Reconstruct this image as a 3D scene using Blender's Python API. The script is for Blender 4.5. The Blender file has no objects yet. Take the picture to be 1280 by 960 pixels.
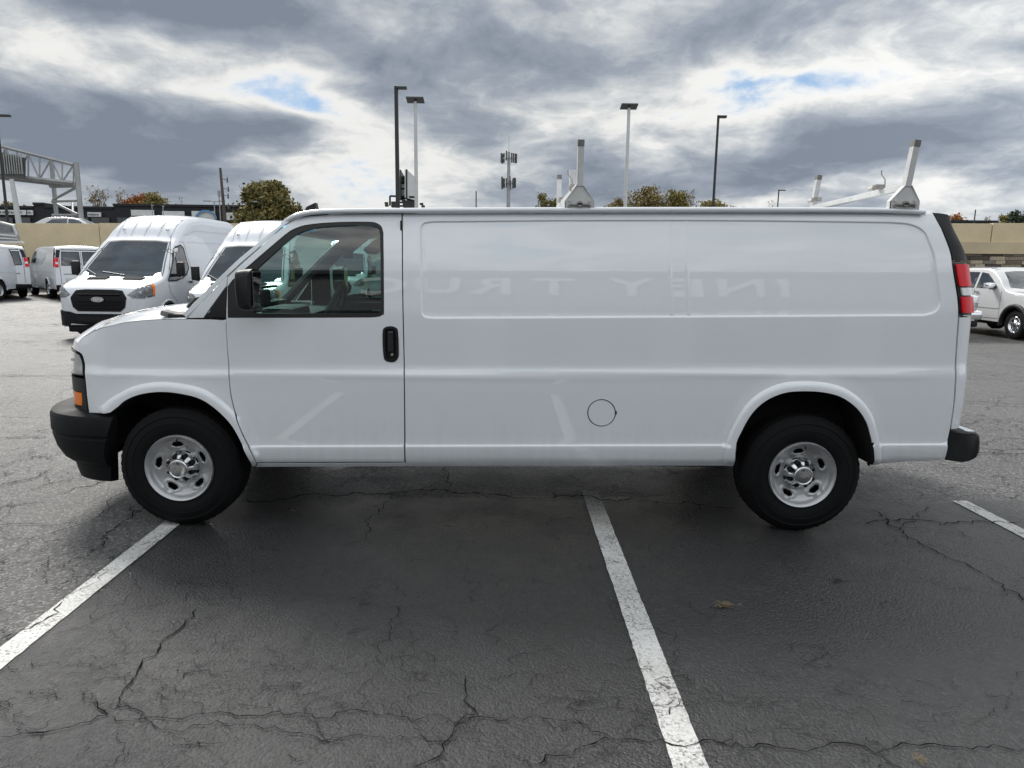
import bpy, bmesh, math, random
import numpy as np
from mathutils import Vector, Matrix
from mathutils.geometry import delaunay_2d_cdt
from mathutils.bvhtree import BVHTree
random.seed(7); rng = np.random.default_rng(7)
scene = bpy.context.scene; COL = scene.collection
R = math.radians
# ------------------------------------------------------------ camera
FPX = 887.0; PSI = 0.01; ROLL = 0.012; EYE = np.array([0, 0, 1.69]); PITCH = math.atan((480-327)/FPX)
_f = np.array([math.sin(PSI)*math.cos(PITCH), math.cos(PSI)*math.cos(PITCH), -math.sin(PITCH)])
_r0 = np.array([math.cos(PSI), -math.sin(PSI), 0]); _u0 = np.cross(_r0, _f)
_r = _r0*math.cos(ROLL)+_u0*math.sin(ROLL); _u = _u0*math.cos(ROLL)-_r0*math.sin(ROLL)
cd = bpy.data.cameras.new('camera'); cam = bpy.data.objects.new('camera', cd); COL.objects.link(cam)
cd.sensor_width = 36; cd.lens = FPX/1280*36; cd.clip_start = .05; cd.clip_end = 6000
m = Matrix.Identity(4)
for i in range(3):
    m[i][0] = _r[i]; m[i][1] = _u[i]; m[i][2] = -_f[i]; m[i][3] = EYE[i]
cam.matrix_world = m; scene.camera = cam
scene.render.resolution_x = 1024; scene.render.resolution_y = 768
def ray(x, y): return _f+_r*(x-640)/FPX-_u*(y-480)/FPX
def at(x, y, Y):                       # point of the place seen at photo pixel x,y at distance Y
    d = ray(x, y); return EYE+d*Y/d[1]
def gnd(x, y, z=0.0):
    d = ray(x, y); return EYE+d*(z-EYE[2])/d[2]
def proj(P):
    P = np.asarray(P, float)-EYE
    c = P@_f; return 640+FPX*(P@_r)/c, 480-FPX*(P@_u)/c
# ------------------------------------------------------------ view, world, sun
scene.view_settings.view_transform = 'Standard'; scene.view_settings.look = 'None'
scene.view_settings.exposure = 0.55; scene.view_settings.gamma = 1
scene.render.engine = 'CYCLES'
scene.cycles.max_bounces = 8; scene.cycles.transparent_max_bounces = 16; scene.cycles.glossy_bounces = 4
scene.cycles.caustics_reflective = False; scene.cycles.caustics_refractive = False
SUN_EL = R(43); SUN_AZ = R(-32)        # azimuth measured from +Y towards +X
class NT:
    def __init__(s, tree): s.t = tree; s.n = tree.nodes; s.l = tree.links
    def node(s, typ, **kw):
        nd = s.n.new(typ)
        for k, v in kw.items():
            if k.startswith('i_'):
                key = k[2:]; key = int(key) if key.isdigit() else key
                s.put(nd, key, v)
            else: setattr(nd, k, v)
        return nd
    def put(s, nd, key, v):
        if hasattr(v, 'is_linked') or isinstance(v, bpy.types.NodeSocket): s.l.new(v, nd.inputs[key])
        else: nd.inputs[key].default_value = v
    def math(s, op, a, b=None, c=None, clamp=False):
        nd = s.n.new('ShaderNodeMath'); nd.operation = op; nd.use_clamp = clamp
        s.put(nd, 0, a)
        if b is not None: s.put(nd, 1, b)
        if c is not None: s.put(nd, 2, c)
        return nd.outputs[0]
    def vmath(s, op, a, b=None, out=0):
        nd = s.n.new('ShaderNodeVectorMath'); nd.operation = op; s.put(nd, 0, a)
        if b is not None: s.put(nd, 1, b)
        return nd.outputs[out]
    def noise(s, vec, scale, detail=4, rough=.5, dist=0, out='Fac'):
        nd = s.n.new('ShaderNodeTexNoise'); nd.inputs['Scale'].default_value = scale; nd.inputs['Detail'].default_value = detail
        nd.inputs['Roughness'].default_value = rough; nd.inputs['Distortion'].default_value = dist
        if vec is not None: s.l.new(vec, nd.inputs['Vector'])
        return nd.outputs[out]
    def ramp(s, fac, stops, interp='LINEAR'):
        nd = s.n.new('ShaderNodeValToRGB'); nd.color_ramp.interpolation = interp; e = nd.color_ramp.elements
        while len(e) < len(stops): e.new(.5)
        for el, (p, c) in zip(e, stops):
            el.position = p; el.color = c if len(c) == 4 else (*c, 1)
        s.l.new(fac, nd.inputs[0]); return nd.outputs[0]
    def maprange(s, v, a, b, c=0, d=1, smooth=True):
        nd = s.n.new('ShaderNodeMapRange'); nd.interpolation_type = 'SMOOTHSTEP' if smooth else 'LINEAR'
        s.put(nd, 0, v)
        for i, x in enumerate((a, b, c, d)): nd.inputs[i+1].default_value = x
        return nd.outputs[0]
    def mix(s, fac, a, b, mode='MIX'):
        nd = s.n.new('ShaderNodeMix'); nd.data_type = 'RGBA'; nd.blend_type = mode
        s.put(nd, 0, fac); s.put(nd, 6, a if not isinstance(a, tuple) else (*a[:3], 1)); s.put(nd, 7, b if not isinstance(b, tuple) else (*b[:3], 1))
        return nd.outputs[2]
def make_world():
    w = bpy.data.worlds.new('World'); scene.world = w; w.use_nodes = True
    t = NT(w.node_tree); t.n.clear()
    out = t.node('ShaderNodeOutputWorld'); bg = t.node('ShaderNodeBackground'); t.l.new(bg.outputs[0], out.inputs[0])
    bg.inputs[1].default_value = 0.1
    sky = t.node('ShaderNodeTexSky'); sky.sky_type = 'NISHITA'; sky.sun_disc = False
    sky.sun_elevation = SUN_EL; sky.sun_rotation = SUN_AZ
    tc = t.node('ShaderNodeTexCoord'); d = tc.outputs['Generated']
    sep = t.node('ShaderNodeSeparateXYZ'); t.l.new(d, sep.inputs[0])
    K = .22
    def plane(dv): dv = dv/np.linalg.norm(dv); return dv[0]/(max(dv[2], 0)+K), dv[1]/(max(dv[2], 0)+K)
    z = t.math('ADD', t.math('MAXIMUM', sep.outputs[2], 0.0), K)
    px = t.math('DIVIDE', sep.outputs[0], z); py = t.math('DIVIDE', sep.outputs[1], z)
    cmb = t.node('ShaderNodeCombineXYZ'); t.l.new(px, cmb.inputs[0]); t.l.new(py, cmb.inputs[1]); p = cmb.outputs[0]
    warp = t.noise(p, 1.7, 3, .55, 0, 'Color')
    p2 = t.vmath('ADD', p, t.vmath('MULTIPLY', t.vmath('SUBTRACT', warp, (.5, .5, .5)), (.5, .35, 0)))
    n = t.noise(t.vmath('ADD', p2, (3.1, 7.7, 0)), 1.35, 9, .56)
    fine = t.noise(t.vmath('MULTIPLY', t.vmath('ADD', d, t.vmath('MULTIPLY', warp, (.12, .12, .06))), (1, 1, 1.9)), 9.0, 8, .66)
    n = t.math('ADD', n, t.math('MULTIPLY', t.math('SUBTRACT', fine, .5), .33)); mid = t.noise(t.vmath('MULTIPLY', t.vmath('ADD', t.vmath('ADD', d, t.vmath('MULTIPLY', warp, (.25, .25, .08))), (.3, 1.1, 2.0)), (1, 1, 2.3)), 3.6, 6, .55)
    n = t.math('ADD', n, t.math('MULTIPLY', t.math('SUBTRACT', mid, .5), .42)); n = t.math('SUBTRACT', n, .012)
    # where thick cloud and thin cloud stand in this sky: (pixel x, y, radius in px x, y, amount)
    for bx, by, rx, ry, a in [(345, 100, 62, 40, -.22), (900, 65, 130, 40, .07), (1190, 160, 100, 50, -.05), (405, 130, 45, 28, -.13), (290, 205, 50, 12, -.09), (130, 120, 170, 60, .16), (100, 190, 230, 60, .17),
                              (300, 20, 170, 45, .15), (500, 200, 120, 55, -.03), (150, 60, 120, 26, -.13), (250, 60, 60, 35, -.08), (620, 60, 190, 50, .10), (760, 60, 120, 60, .06), (640, 160, 130, 40, .06),
                              (835, 140, 35, 12, -.07), (940, 110, 40, 10, -.05), (1060, 105, 50, 12, -.08), (1050, 20, 120, 30, -.05), (1120, 170, 230, 35, .12), (1230, 40, 120, 60, .03),
                              (900, 180, 120, 30, -.03), (1000, 215, 200, 22, .05), (330, 160, 80, 22, .10), (420, 225, 150, 22, -.05), (60, 225, 120, 18, -.06), (560, 125, 100, 30, .02), (720, 215, 160, 30, .05)]:
        c = plane(ray(bx, by)); e1 = plane(ray(bx+rx, by)); e2 = plane(ray(bx, by-ry)); e3 = plane(ray(bx, by+ry))
        sx = abs(e1[0]-c[0]); sy = (abs(e2[1]-c[1])+abs(e3[1]-c[1]))/2
        sx = max(sx, .02); sy = max(sy, .02)
        q = t.vmath('DIVIDE', t.vmath('SUBTRACT', p2, (c[0]-.0, c[1]-.0, 0)), (sx, sy, 1))
        r2 = t.vmath('DOT_PRODUCT', q, q, 1)
        g = t.math('EXPONENT', t.math('MULTIPLY', r2, -.8))
        n = t.math('MULTIPLY_ADD', g, a, n)
    cloud = t.ramp(n, [(.30, (9.8, 9.8, 9.6)), (.41, (9.0, 9.0, 8.8)), (.50, (5.6, 5.95, 6.3)), (.58, (3.6, 4.05, 4.7)), (.70, (2.3, 2.7, 3.35))])
    cover = t.maprange(n, .23, .37)
    skyc = t.mix(1.0, sky.outputs[0], (1.15, 1.3, 1.5), 'MULTIPLY')
    blue = t.mix(.8, skyc, (3.4, 5.2, 7.6))
    up = t.mix(cover, blue, cloud)
    # directional gain added to the sky: lifts the van's shaded side, dims sunward sky
    sky_gain = t.maprange(t.vmath('DOT_PRODUCT', d, (-math.sin(SUN_AZ)*.95, -math.cos(SUN_AZ)*.95, .2), 1), -.8, .7, .64, 1.14)
    # pale band low over the horizon
    hz = t.maprange(sep.outputs[2], 0.0, .10)
    up = t.mix(t.math('MULTIPLY', t.math('SUBTRACT', 1.0, hz), .55), up, (6.8, 7.1, 7.3)); up = t.vmath('SCALE', up, None); up.node.inputs['Scale'].default_value = 1; t.l.new(sky_gain, up.node.inputs['Scale'])
    below = t.maprange(sep.outputs[2], -.02, 0.0)
    fin = t.mix(below, (1.0, 1.05, 1.1), up)
    t.l.new(fin, bg.inputs[0])
make_world()
sl = bpy.data.lights.new('sun', 'SUN'); so = bpy.data.objects.new('sun', sl); COL.objects.link(so)
sl.energy = 2.7; sl.angle = R(20); sl.color = (1, .96, .9)
sd = Vector((math.sin(SUN_AZ)*math.cos(SUN_EL), math.cos(SUN_AZ)*math.cos(SUN_EL), math.sin(SUN_EL)))
so.rotation_euler = sd.to_track_quat('Z', 'Y').to_euler(); so.location = (0, 0, 30)
# ------------------------------------------------------------ materials
MATS = {}
def principled(name, base, rough=.5, metal=0, coat=0, spec=.5, bump=None, var=None, alpha=1, emit=None, crough=.03):
    m = bpy.data.materials.new(name); m.use_nodes = True; t = NT(m.node_tree)
    b = t.n['Principled BSDF']; b.inputs['Base Color'].default_value = (*base, 1); b.inputs['Roughness'].default_value = rough
    b.inputs['Metallic'].default_value = metal; b.inputs['Coat Weight'].default_value = coat; b.inputs['Coat Roughness'].default_value = crough
    b.inputs['Specular IOR Level'].default_value = spec
    tc = t.node('ShaderNodeTexCoord').outputs['Object']
    if var:                                             # (scale, amount): mottled wear and dirt
        n = t.noise(tc, var[0], 6, .6); lo = tuple(c*(1-var[1]) for c in base); hi = tuple(min(1, c*(1+var[1])) for c in base)
        t.l.new(t.ramp(n, [(.3, lo), (.7, hi)]), b.inputs['Base Color'])
        t.l.new(t.maprange(n, .3, .7, max(0, rough-.06), min(1, rough+.1)), b.inputs['Roughness'])
    if bump:
        n = t.noise(tc, bump[0], 4, .6); bp = t.node('ShaderNodeBump'); bp.inputs['Strength'].default_value = bump[1]; bp.inputs['Distance'].default_value = bump[2]
        t.l.new(n, bp.inputs['Height']); t.l.new(bp.outputs[0], b.inputs['Normal'])
    MATS[name] = m; return m
def glassmat(name, tint, fres=1.5, mixin=0.0, rough=0.0):
    m = bpy.data.materials.new(name); m.use_nodes = True; t = NT(m.node_tree); t.n.clear()
    o = t.node('ShaderNodeOutputMaterial'); tr = t.node('ShaderNodeBsdfTransparent'); gl = t.node('ShaderNodeBsdfGlossy')
    tr.inputs[0].default_value = (*tint, 1); gl.inputs['Roughness'].default_value = rough; gl.inputs[0].default_value = (1, 1, 1, 1)
    fr = t.node('ShaderNodeFresnel'); fr.inputs[0].default_value = fres
    geo = t.node('ShaderNodeNewGeometry')
    mx = t.node('ShaderNodeMixShader'); t.l.new(t.math('ADD', t.math('MULTIPLY', fr.outputs[0], t.math('SUBTRACT', 1.0, geo.outputs['Backfacing'])), mixin, clamp=True), mx.inputs[0])
    t.l.new(tr.outputs[0], mx.inputs[1]); t.l.new(gl.outputs[0], mx.inputs[2]); t.l.new(mx.outputs[0], o.inputs[0])
    MATS[name] = m; return m
def paint(name, base, rough=.16, dirt=.0, ior=1.5):
    m = bpy.data.materials.new(name); m.use_nodes = True; t = NT(m.node_tree); b = t.n['Principled BSDF']
    b.inputs['Coat Weight'].default_value = 1; b.inputs['Coat IOR'].default_value = ior; b.inputs['Coat Roughness'].default_value = .015; b.inputs['Roughness'].default_value = .35
    b.inputs['Specular IOR Level'].default_value = .4
    g = t.node('ShaderNodeTexCoord').outputs['Object']; s = t.node('ShaderNodeSeparateXYZ'); t.l.new(g, s.inputs[0])
    n = t.noise(g, 2.3, 7, .62); n2 = t.noise(t.vmath('MULTIPLY', g, (6, 6, 1.2)), 3, 6, .65)
    # road film gathers low down on the panels and in streaks
    low = t.maprange(s.outputs[2], .95, .35)
    f = t.math('MULTIPLY', low, t.maprange(n2, .35, .75)); f = t.math('MULTIPLY', f, dirt)
    f = t.math('ADD', f, t.math('MULTIPLY', t.maprange(n, .45, .8), dirt*.25))
    t.l.new(t.mix(f, base, (.42, .41, .38)), b.inputs['Base Color'])
    t.l.new(t.maprange(f, 0, .5, .015, .25), b.inputs['Coat Roughness'])
    bn = t.noise(g, 9, 2, .5); bp = t.node('ShaderNodeBump'); bp.inputs['Strength'].default_value = .05; bp.inputs['Distance'].default_value = .002
    t.l.new(bn, bp.inputs['Height']); t.l.new(bp.outputs[0], b.inputs['Coat Normal']); 
    MATS[name] = m; return m
paint('white_paint', (.68, .71, .75), dirt=.35); paint('van_paint', (.83, .865, .90), dirt=.16, ior=1.66); paint('silver_paint', (.58, .59, .60), dirt=.3)
principled('inner_dark', (.012, .012, .013), .8)
principled('black_plastic', (.007, .008, .010), .5, spec=.4, bump=(260, .25, .002), var=(7, .25))
principled('trim_gloss', (.02, .022, .024), .22, var=(9, .2))
principled('bumper_plastic', (.007, .008, .010), .55, spec=.2, bump=(320, .3, .002), var=(5, .3))
principled('rubber', (.0075, .0078, .0085), .75, spec=.18, bump=(120, .3, .003), var=(6, .35))
principled('rubber_seal', (.01, .01, .011), .5)
principled('steel_wheel', (.52, .53, .54), .36, metal=.6, var=(12, .14))
principled('hub_chrome', (.66, .67, .68), .16, metal=1, var=(30, .1))
principled('chrome', (.75, .76, .77), .1, metal=1)
principled('rack_paint', (.52, .525, .52), .42, var=(14, .1)); principled('rack_cap', (.16, .16, .15), .7, var=(40, .3))
principled('worn_steel', (.34, .33, .31), .5, metal=.6, var=(20, .3))
principled('tail_red', (.72, .006, .018), .3, coat=.25, spec=.3, bump=(90, .2, .004)); principled('lens_white', (.78, .78, .78), .15, coat=1, bump=(90, .2, .003))
principled('amber_lens', (.95, .22, .0), .35, coat=.1, spec=.2, bump=(110, .3, .004)); principled('lamp_bowl', (.42, .43, .42), .55, metal=.0, bump=(40, .2, .01))
principled('lamp_silver', (.6, .62, .64), .18, metal=.8, bump=(25, .5, .03))
principled('cabin_grey', (.09, .09, .095), .75, var=(6, .15)); principled('cabin_dark', (.025, .026, .028), .7); principled('cabin_pale', (.30, .30, .29), .7)
principled('dark_glass', (.012, .022, .030), .03, coat=1, spec=.8, bump=(1.1, .5, .03), var=(1.5, .8)); principled('dark_void', (.006, .006, .007), .9)
principled('grille_black', (.006, .006, .007), .55, spec=.2); principled('lamp_dark', (.20, .21, .22), .2, metal=.5, bump=(22, .6, .03), var=(9, .5))
principled('mirror_glass', (.8, .82, .82), .02, metal=1)
glassmat('side_glass', (.40, .56, .52), mixin=.05); glassmat('windshield_glass', (.66, .82, .78)); glassmat('lamp_glass', (.93, .94, .94)); glassmat('tint_band', (.12, .38, .62))
principled('galvanised', (.33, .34, .34), .5, metal=.3, var=(1.3, .2)); principled('pole_white', (.52, .54, .54), .5, var=(.8, .1)); principled('pole_black', (.012, .012, .014), .45)
principled('panel_dark', (.06, .065, .065), .4); principled('wood_pole', (.085, .07, .06), .85, var=(3, .35), bump=(20, .5, .02))
principled('black_wall', (.012, .013, .017), .75, var=(.6, .3)); principled('charcoal_wall', (.035, .036, .04), .8, var=(.5, .2)); principled('sign_white', (.62, .63, .62), .5, var=(2, .12)); principled('shop_glass', (.03, .035, .04), .1, var=(.7, .6))
principled('sign_blue', (.10, .25, .42), .5); principled('sign_ink', (.07, .07, .08), .6)
principled('cream_block', (.60, .50, .33), .85, var=(.55, .13), bump=(9, .6, .02)); principled('cream_ledge', (.52, .44, .29), .85, var=(.7, .16), bump=(14, .35, .01))
principled('facade_grey', (.17, .18, .19), .7, var=(.4, .12)); principled('letter_white', (.8, .8, .79), .5)
principled('bark', (.09, .07, .055), .9, bump=(12, .8, .03)); principled('bark_pale', (.20, .18, .16), .9)
for k, c in enumerate([(.15, .125, .095), (.27, .225, .165), (.42, .36, .27), (.08, .066, .052), (.20, .18, .145)]): principled('stone_%d' % k, c, .9, var=(5, .3), bump=(16, .8, .02))
def foliage(name, cols):
    m = bpy.data.materials.new(name); m.use_nodes = True; t = NT(m.node_tree); b = t.n['Principled BSDF']
    g = t.node('ShaderNodeNewGeometry'); tc = t.node('ShaderNodeTexCoord').outputs['Object']
    n = t.noise(tc, .55, 3, .6); v = t.math('ADD', t.math('MULTIPLY', n, .6), t.math('MULTIPLY', g.outputs['Random Per Island'], .45))
    t.l.new(t.ramp(v, [(.25+.5*i/(len(cols)-1), c) for i, c in enumerate(cols)]), b.inputs['Base Color']); b.inputs['Roughness'].default_value = .7
    MATS[name] = m
foliage('leaf_olive', [(.07, .085, .025), (.13, .13, .04), (.23, .17, .05), (.16, .15, .045)]); foliage('leaf_orange', [(.22, .075, .015), (.36, .12, .02), (.28, .13, .03)])
foliage('leaf_yellow', [(.16, .14, .035), (.26, .20, .05), (.12, .13, .035)]); foliage('leaf_brown', [(.20, .155, .075), (.27, .20, .085), (.20, .185, .07)])
foliage('leaf_dark', [(.018, .035, .02), (.035, .055, .025), (.025, .045, .03)])
def asphalt(name, base, cr_amt, rough, spc=1.0):
    m = bpy.data.materials.new(name); m.use_nodes = True; t = NT(m.node_tree); b = t.n['Principled BSDF']
    p = t.node('ShaderNodeNewGeometry').outputs['Position']
    ag = t.node('ShaderNodeTexVoronoi'); ag.inputs['Scale'].default_value = 80; t.l.new(p, ag.inputs['Vector'])
    agg = ag.outputs['Distance']; agc = t.node('ShaderNodeSeparateColor'); t.l.new(ag.outputs['Color'], agc.inputs[0])
    big = t.noise(p, .55, 6, .62); mid = t.noise(t.vmath('ADD', p, (9, 3, 1)), 3.2, 7, .68); fine = t.noise(p, 240, 3, .6); gr = t.noise(p, 60, 4, .7)
    # cracks: warped cells, thinned out by a mask
    wv = t.vmath('ADD', p, t.vmath('MULTIPLY', t.vmath('SUBTRACT', t.noise(p, 3.5, 5, .7, 0, 'Color'), (.5, .5, .5)), (.42, .42, 0)))
    def crack(sc, w, lo, hi, off):
        v = t.node('ShaderNodeTexVoronoi', feature='DISTANCE_TO_EDGE'); v.inputs['Scale'].default_value = sc; t.l.new(t.vmath('ADD', wv, off), v.inputs['Vector'])
        c = t.maprange(v.outputs[0], w, w*.25); k = t.maprange(t.noise(t.vmath('ADD', p, off), .6, 4, .6), lo, hi)
        return t.math('MULTIPLY', c, k)
    c1 = crack(1.5, .0055, .50, .56, (1, 5, 0)); c2 = crack(5.0, .012, .54, .60, (4, 1, 0)); c3 = crack(.45, .0022, .42, .5, (0, 9, 0))
    cr = t.math('MULTIPLY', t.math('MAXIMUM', t.math('MAXIMUM', c1, c2), c3), cr_amt)
    lo = tuple(c*.62 for c in base); hi = tuple(c*1.45 for c in base)
    c = t.ramp(t.math('ADD', t.math('MULTIPLY', big, .55), t.math('MULTIPLY', mid, .45)), [(.32, lo), (.52, base), (.72, hi)])
    c = t.mix(t.maprange(agc.outputs[0], .55, 1.0, 0, .8), c, (base[0]*3.0, base[1]*2.95, base[2]*2.9)); c = t.mix(t.maprange(agc.outputs[1], .6, 1.0, 0, .7), c, (base[0]*.2, base[1]*.2, base[2]*.2))
    c = t.mix(t.maprange(gr, .46, .62, 0, .75), c, (base[0]*.35, base[1]*.35, base[2]*.35))
    st = t.maprange(t.noise(t.vmath('MULTIPLY', p, (1, 3, 1)), 1.3, 5, .7), .60, .74, 0, .5)
    c = t.mix(st, c, (base[0]*.45, base[1]*.45, base[2]*.47))
    c = t.mix(cr, c, (.006, .006, .006))
    t.l.new(c, b.inputs['Base Color'])
    t.l.new(t.math('ADD', t.maprange(mid, .3, .7, rough-.07, rough+.1), t.math('MULTIPLY', cr, .3)), b.inputs['Roughness'])
    h = t.math('ADD', t.math('MULTIPLY', t.math('SUBTRACT', 1.0, agg), .8), t.math('MULTIPLY', fine, .35)); h = t.math('ADD', h, t.math('MULTIPLY', gr, .9)); h = t.math('SUBTRACT', h, t.math('MULTIPLY', cr, 2.2))
    bp = t.node('ShaderNodeBump'); bp.inputs['Strength'].default_value = 1.0; bp.inputs['Distance'].default_value = .008; t.l.new(h, bp.inputs['Height']); t.l.new(bp.outputs[0], b.inputs['Normal'])
    b.inputs['Specular IOR Level'].default_value = spc
    MATS[name] = m
asphalt('asphalt_seal', (.0135, .0142, .0158), .5, .34, 1.0); asphalt('asphalt_old', (.105, .104, .1035), 1.0, .44, .5); asphalt('asphalt_far', (.10, .10, .098), .3, .6)
def line_paint():
    m = bpy.data.materials.new('line_paint'); m.use_nodes = True; t = NT(m.node_tree); b = t.n['Principled BSDF']
    p = t.node('ShaderNodeNewGeometry').outputs['Position']
    v = t.node('ShaderNodeTexVoronoi'); v.inputs['Scale'].default_value = 105; t.l.new(p, v.inputs['Vector']); s = t.node('ShaderNodeSeparateColor'); t.l.new(v.outputs['Color'], s.inputs[0])
    wear = t.math('ADD', t.math('MULTIPLY', t.noise(p, 5, 6, .7), .75), t.math('MULTIPLY', s.outputs[0], .42))
    wear = t.math('ADD', wear, t.math('MULTIPLY', t.noise(p, 130, 3, .7), .25))
    c = t.ramp(wear, [(.60, (.66, .66, .64)), (.82, (.50, .50, .485)), (.93, (.24, .24, .235)), (1.0, (.06, .06, .06))])
    n = t.noise(p, 1.6, 4, .6); c = t.mix(t.maprange(n, .4, .7, 0, .35), c, (.25, .24, .22))
    t.l.new(c, b.inputs['Base Color']); b.inputs['Roughness'].default_value = .6
    h = t.math('ADD', v.outputs['Distance'], t.noise(p, 60, 4, .7)); bp = t.node('ShaderNodeBump'); bp.inputs['Strength'].default_value = .6; bp.inputs['Distance'].default_value = .004; t.l.new(h, bp.inputs['Height']); t.l.new(bp.outputs[0], b.inputs['Normal'])
    MATS['line_paint'] = m
line_paint()
principled('crack_dark', (.003, .003, .003), .95, spec=.1); principled('oil_stain', (.012, .012, .013), .35); principled('dry_mud', (.20, .15, .08), .9)
M = MATS
# ------------------------------------------------------------ helpers
def tag(o, label=None, cat=None, group=None, kind=None):
    if label: o['label'] = label
    if cat: o['category'] = cat
    if group: o['group'] = group
    if kind: o['kind'] = kind
    return o
def empty(name, loc, rz=0, **kw):
    o = bpy.data.objects.new(name, None); COL.objects.link(o); o.location = loc; o.rotation_euler = (0, 0, rz); o.empty_display_size = .2
    return tag(o, **kw)
def org(parent):                        # world translation of an unrotated parent chain
    v = Vector((0, 0, 0))
    while parent is not None: v += parent.location; parent = parent.parent
    return v
def mk(name, V, F, mat, parent=None, smooth=False, normals=None, world=False, mats=None, fm=None):
    me = bpy.data.meshes.new(name)
    V = [tuple(float(c) for c in v) for v in V]
    if world and parent is not None:
        o_ = org(parent); V = [(v[0]-o_[0], v[1]-o_[1], v[2]-o_[2]) for v in V]
    me.from_pydata(V, [], [tuple(int(i) for i in f) for f in F]); me.update()
    for mm in (mats or [mat]): me.materials.append(M[mm])
    if fm is not None: me.polygons.foreach_set('material_index', fm)
    if smooth: me.polygons.foreach_set('use_smooth', [True]*len(me.polygons))
    if normals is not None:
        me.normals_split_custom_set_from_vertices([tuple(n) for n in normals])
    o = bpy.data.objects.new(name, me); COL.objects.link(o); o.parent = parent
    return o
def bm_obj(name, bm, mat, parent=None, smooth=None, bevel=0, world=False, mats=None):
    if bevel:
        bmesh.ops.bevel(bm, geom=[e for e in bm.edges if e.calc_face_angle(0) > .6], offset=bevel, segments=2, affect='EDGES', profile=.6)
    bmesh.ops.recalc_face_normals(bm, faces=bm.faces)
    if world and parent is not None: bmesh.ops.translate(bm, verts=bm.verts, vec=-org(parent))
    me = bpy.data.meshes.new(name); bm.to_mesh(me); bm.free()
    for mm in (mats or [mat]): me.materials.append(M[mm])
    if smooth is not None:
        me.polygons.foreach_set('use_smooth', [True]*len(me.polygons))
        me.set_sharp_from_angle(angle=smooth)
    o = bpy.data.objects.new(name, me); COL.objects.link(o); o.parent = parent; return o
def box(bm, c, s, rot=None, mi=0):
    r = bmesh.ops.create_cube(bm, size=1); vs = r['verts']
    mt = Matrix.Translation(c) @ (rot or Matrix.Identity(4)) @ Matrix.Diagonal((*s, 1)); bmesh.ops.transform(bm, matrix=mt, verts=vs)
    for f in {f for v in vs for f in v.link_faces}: f.material_index = mi
    return vs
def tube(bm, pts, r, n=8, cap=True, mi=0, r2=None):
    pts = [Vector(p) for p in pts]; k = len(pts); rings = []
    up = Vector((0, 0, 1))
    for i, p in enumerate(pts):
        d = (pts[min(i+1, k-1)]-pts[max(i-1, 0)]).normalized()
        a = d.cross(up if abs(d.z) < .95 else Vector((1, 0, 0))).normalized(); b = d.cross(a)
        rr = r[i] if isinstance(r, (list, tuple)) else r
        rings.append([bm.verts.new(p+(a*math.cos(2*math.pi*j/n)+b*math.sin(2*math.pi*j/n))*rr) for j in range(n)])
    for i in range(k-1):
        for j in range(n):
            f = bm.faces.new((rings[i][j], rings[i][(j+1) % n], rings[i+1][(j+1) % n], rings[i+1][j])); f.material_index = mi
    if cap: bm.faces.new(rings[0][::-1]); bm.faces.new(rings[-1])
def prism(bm, poly, a, b):              # poly: list of 3D points (front), extruded by vector b-a
    n = len(poly); A = [bm.verts.new(p) for p in poly]; d = Vector(b)-Vector(a); B = [bm.verts.new(Vector(p)+d) for p in poly]
    bm.faces.new(A); bm.faces.new(B[::-1])
    for i in range(n): bm.faces.new((A[i], B[i], B[(i+1) % n], A[(i+1) % n]))
def lathe(bm, prof, n=48, axis='y', c=(0, 0, 0), fn=None, close=False, mi=0):   # prof: (radius, axial)
    rings = []
    for i, (r, a) in enumerate(prof):
        ring = []
        for j in range(n):
            th = 2*math.pi*j/n; rr, aa = (r, a) if fn is None else fn(i, th, r, a)
            ring.append(bm.verts.new((c[0]+rr*math.cos(th), c[1]+aa, c[2]+rr*math.sin(th))))
        rings.append(ring)
    for i in range(len(rings)-1+(1 if close else 0)):
        A, B = rings[i], rings[(i+1) % len(rings)]
        for j in range(n): bm.faces.new((A[j], A[(j+1) % n], B[(j+1) % n], B[j])).material_index = mi
    return rings
def cr(pts, n=5, closed=False):         # Catmull-Rom through points
    P = [np.array(p, float) for p in pts]; out = []; k = len(P)
    for i in range(k if closed else k-1):
        if closed: p0, p1, p2, p3 = P[i-1], P[i], P[(i+1) % k], P[(i+2) % k]
        else: p0, p1, p2, p3 = P[max(i-1, 0)], P[i], P[i+1], P[min(i+2, k-1)]
        for j in range(n):
            t = j/n; out.append(.5*((2*p1)+(-p0+p2)*t+(2*p0-5*p1+4*p2-p3)*t*t+(-p0+3*p1-3*p2+p3)*t**3))
    if not closed: out.append(P[-1])
    return [tuple(p) for p in out]
def resample(loop, step, closed=True):
    out = []; k = len(loop)
    for i in range(k if closed else k-1):
        a = np.array(loop[i], float); b = np.array(loop[(i+1) % k], float); L = np.linalg.norm(b-a); n = max(1, int(math.ceil(L/step)))
        if L < 1e-6: continue
        for j in range(n): out.append(tuple(a+(b-a)*j/n))
    if not closed: out.append(tuple(loop[-1]))
    return out
def seg_dist(P, loop, closed=True):     # unsigned distance of points to polyline
    P = np.asarray(P, float); A = np.array(loop, float); B = np.roll(A, -1, 0)
    if not closed: A = A[:-1]; B = B[:-1]
    best = np.full(len(P), 1e9)
    for a, b in zip(A, B):
        d = b-a; L = d@d
        if L < 1e-14: continue
        t = np.clip(((P-a)@d)/L, 0, 1); q = P-a-np.outer(t, d); best = np.minimum(best, np.einsum('ij,ij->i', q, q))
    return np.sqrt(best)
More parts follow.
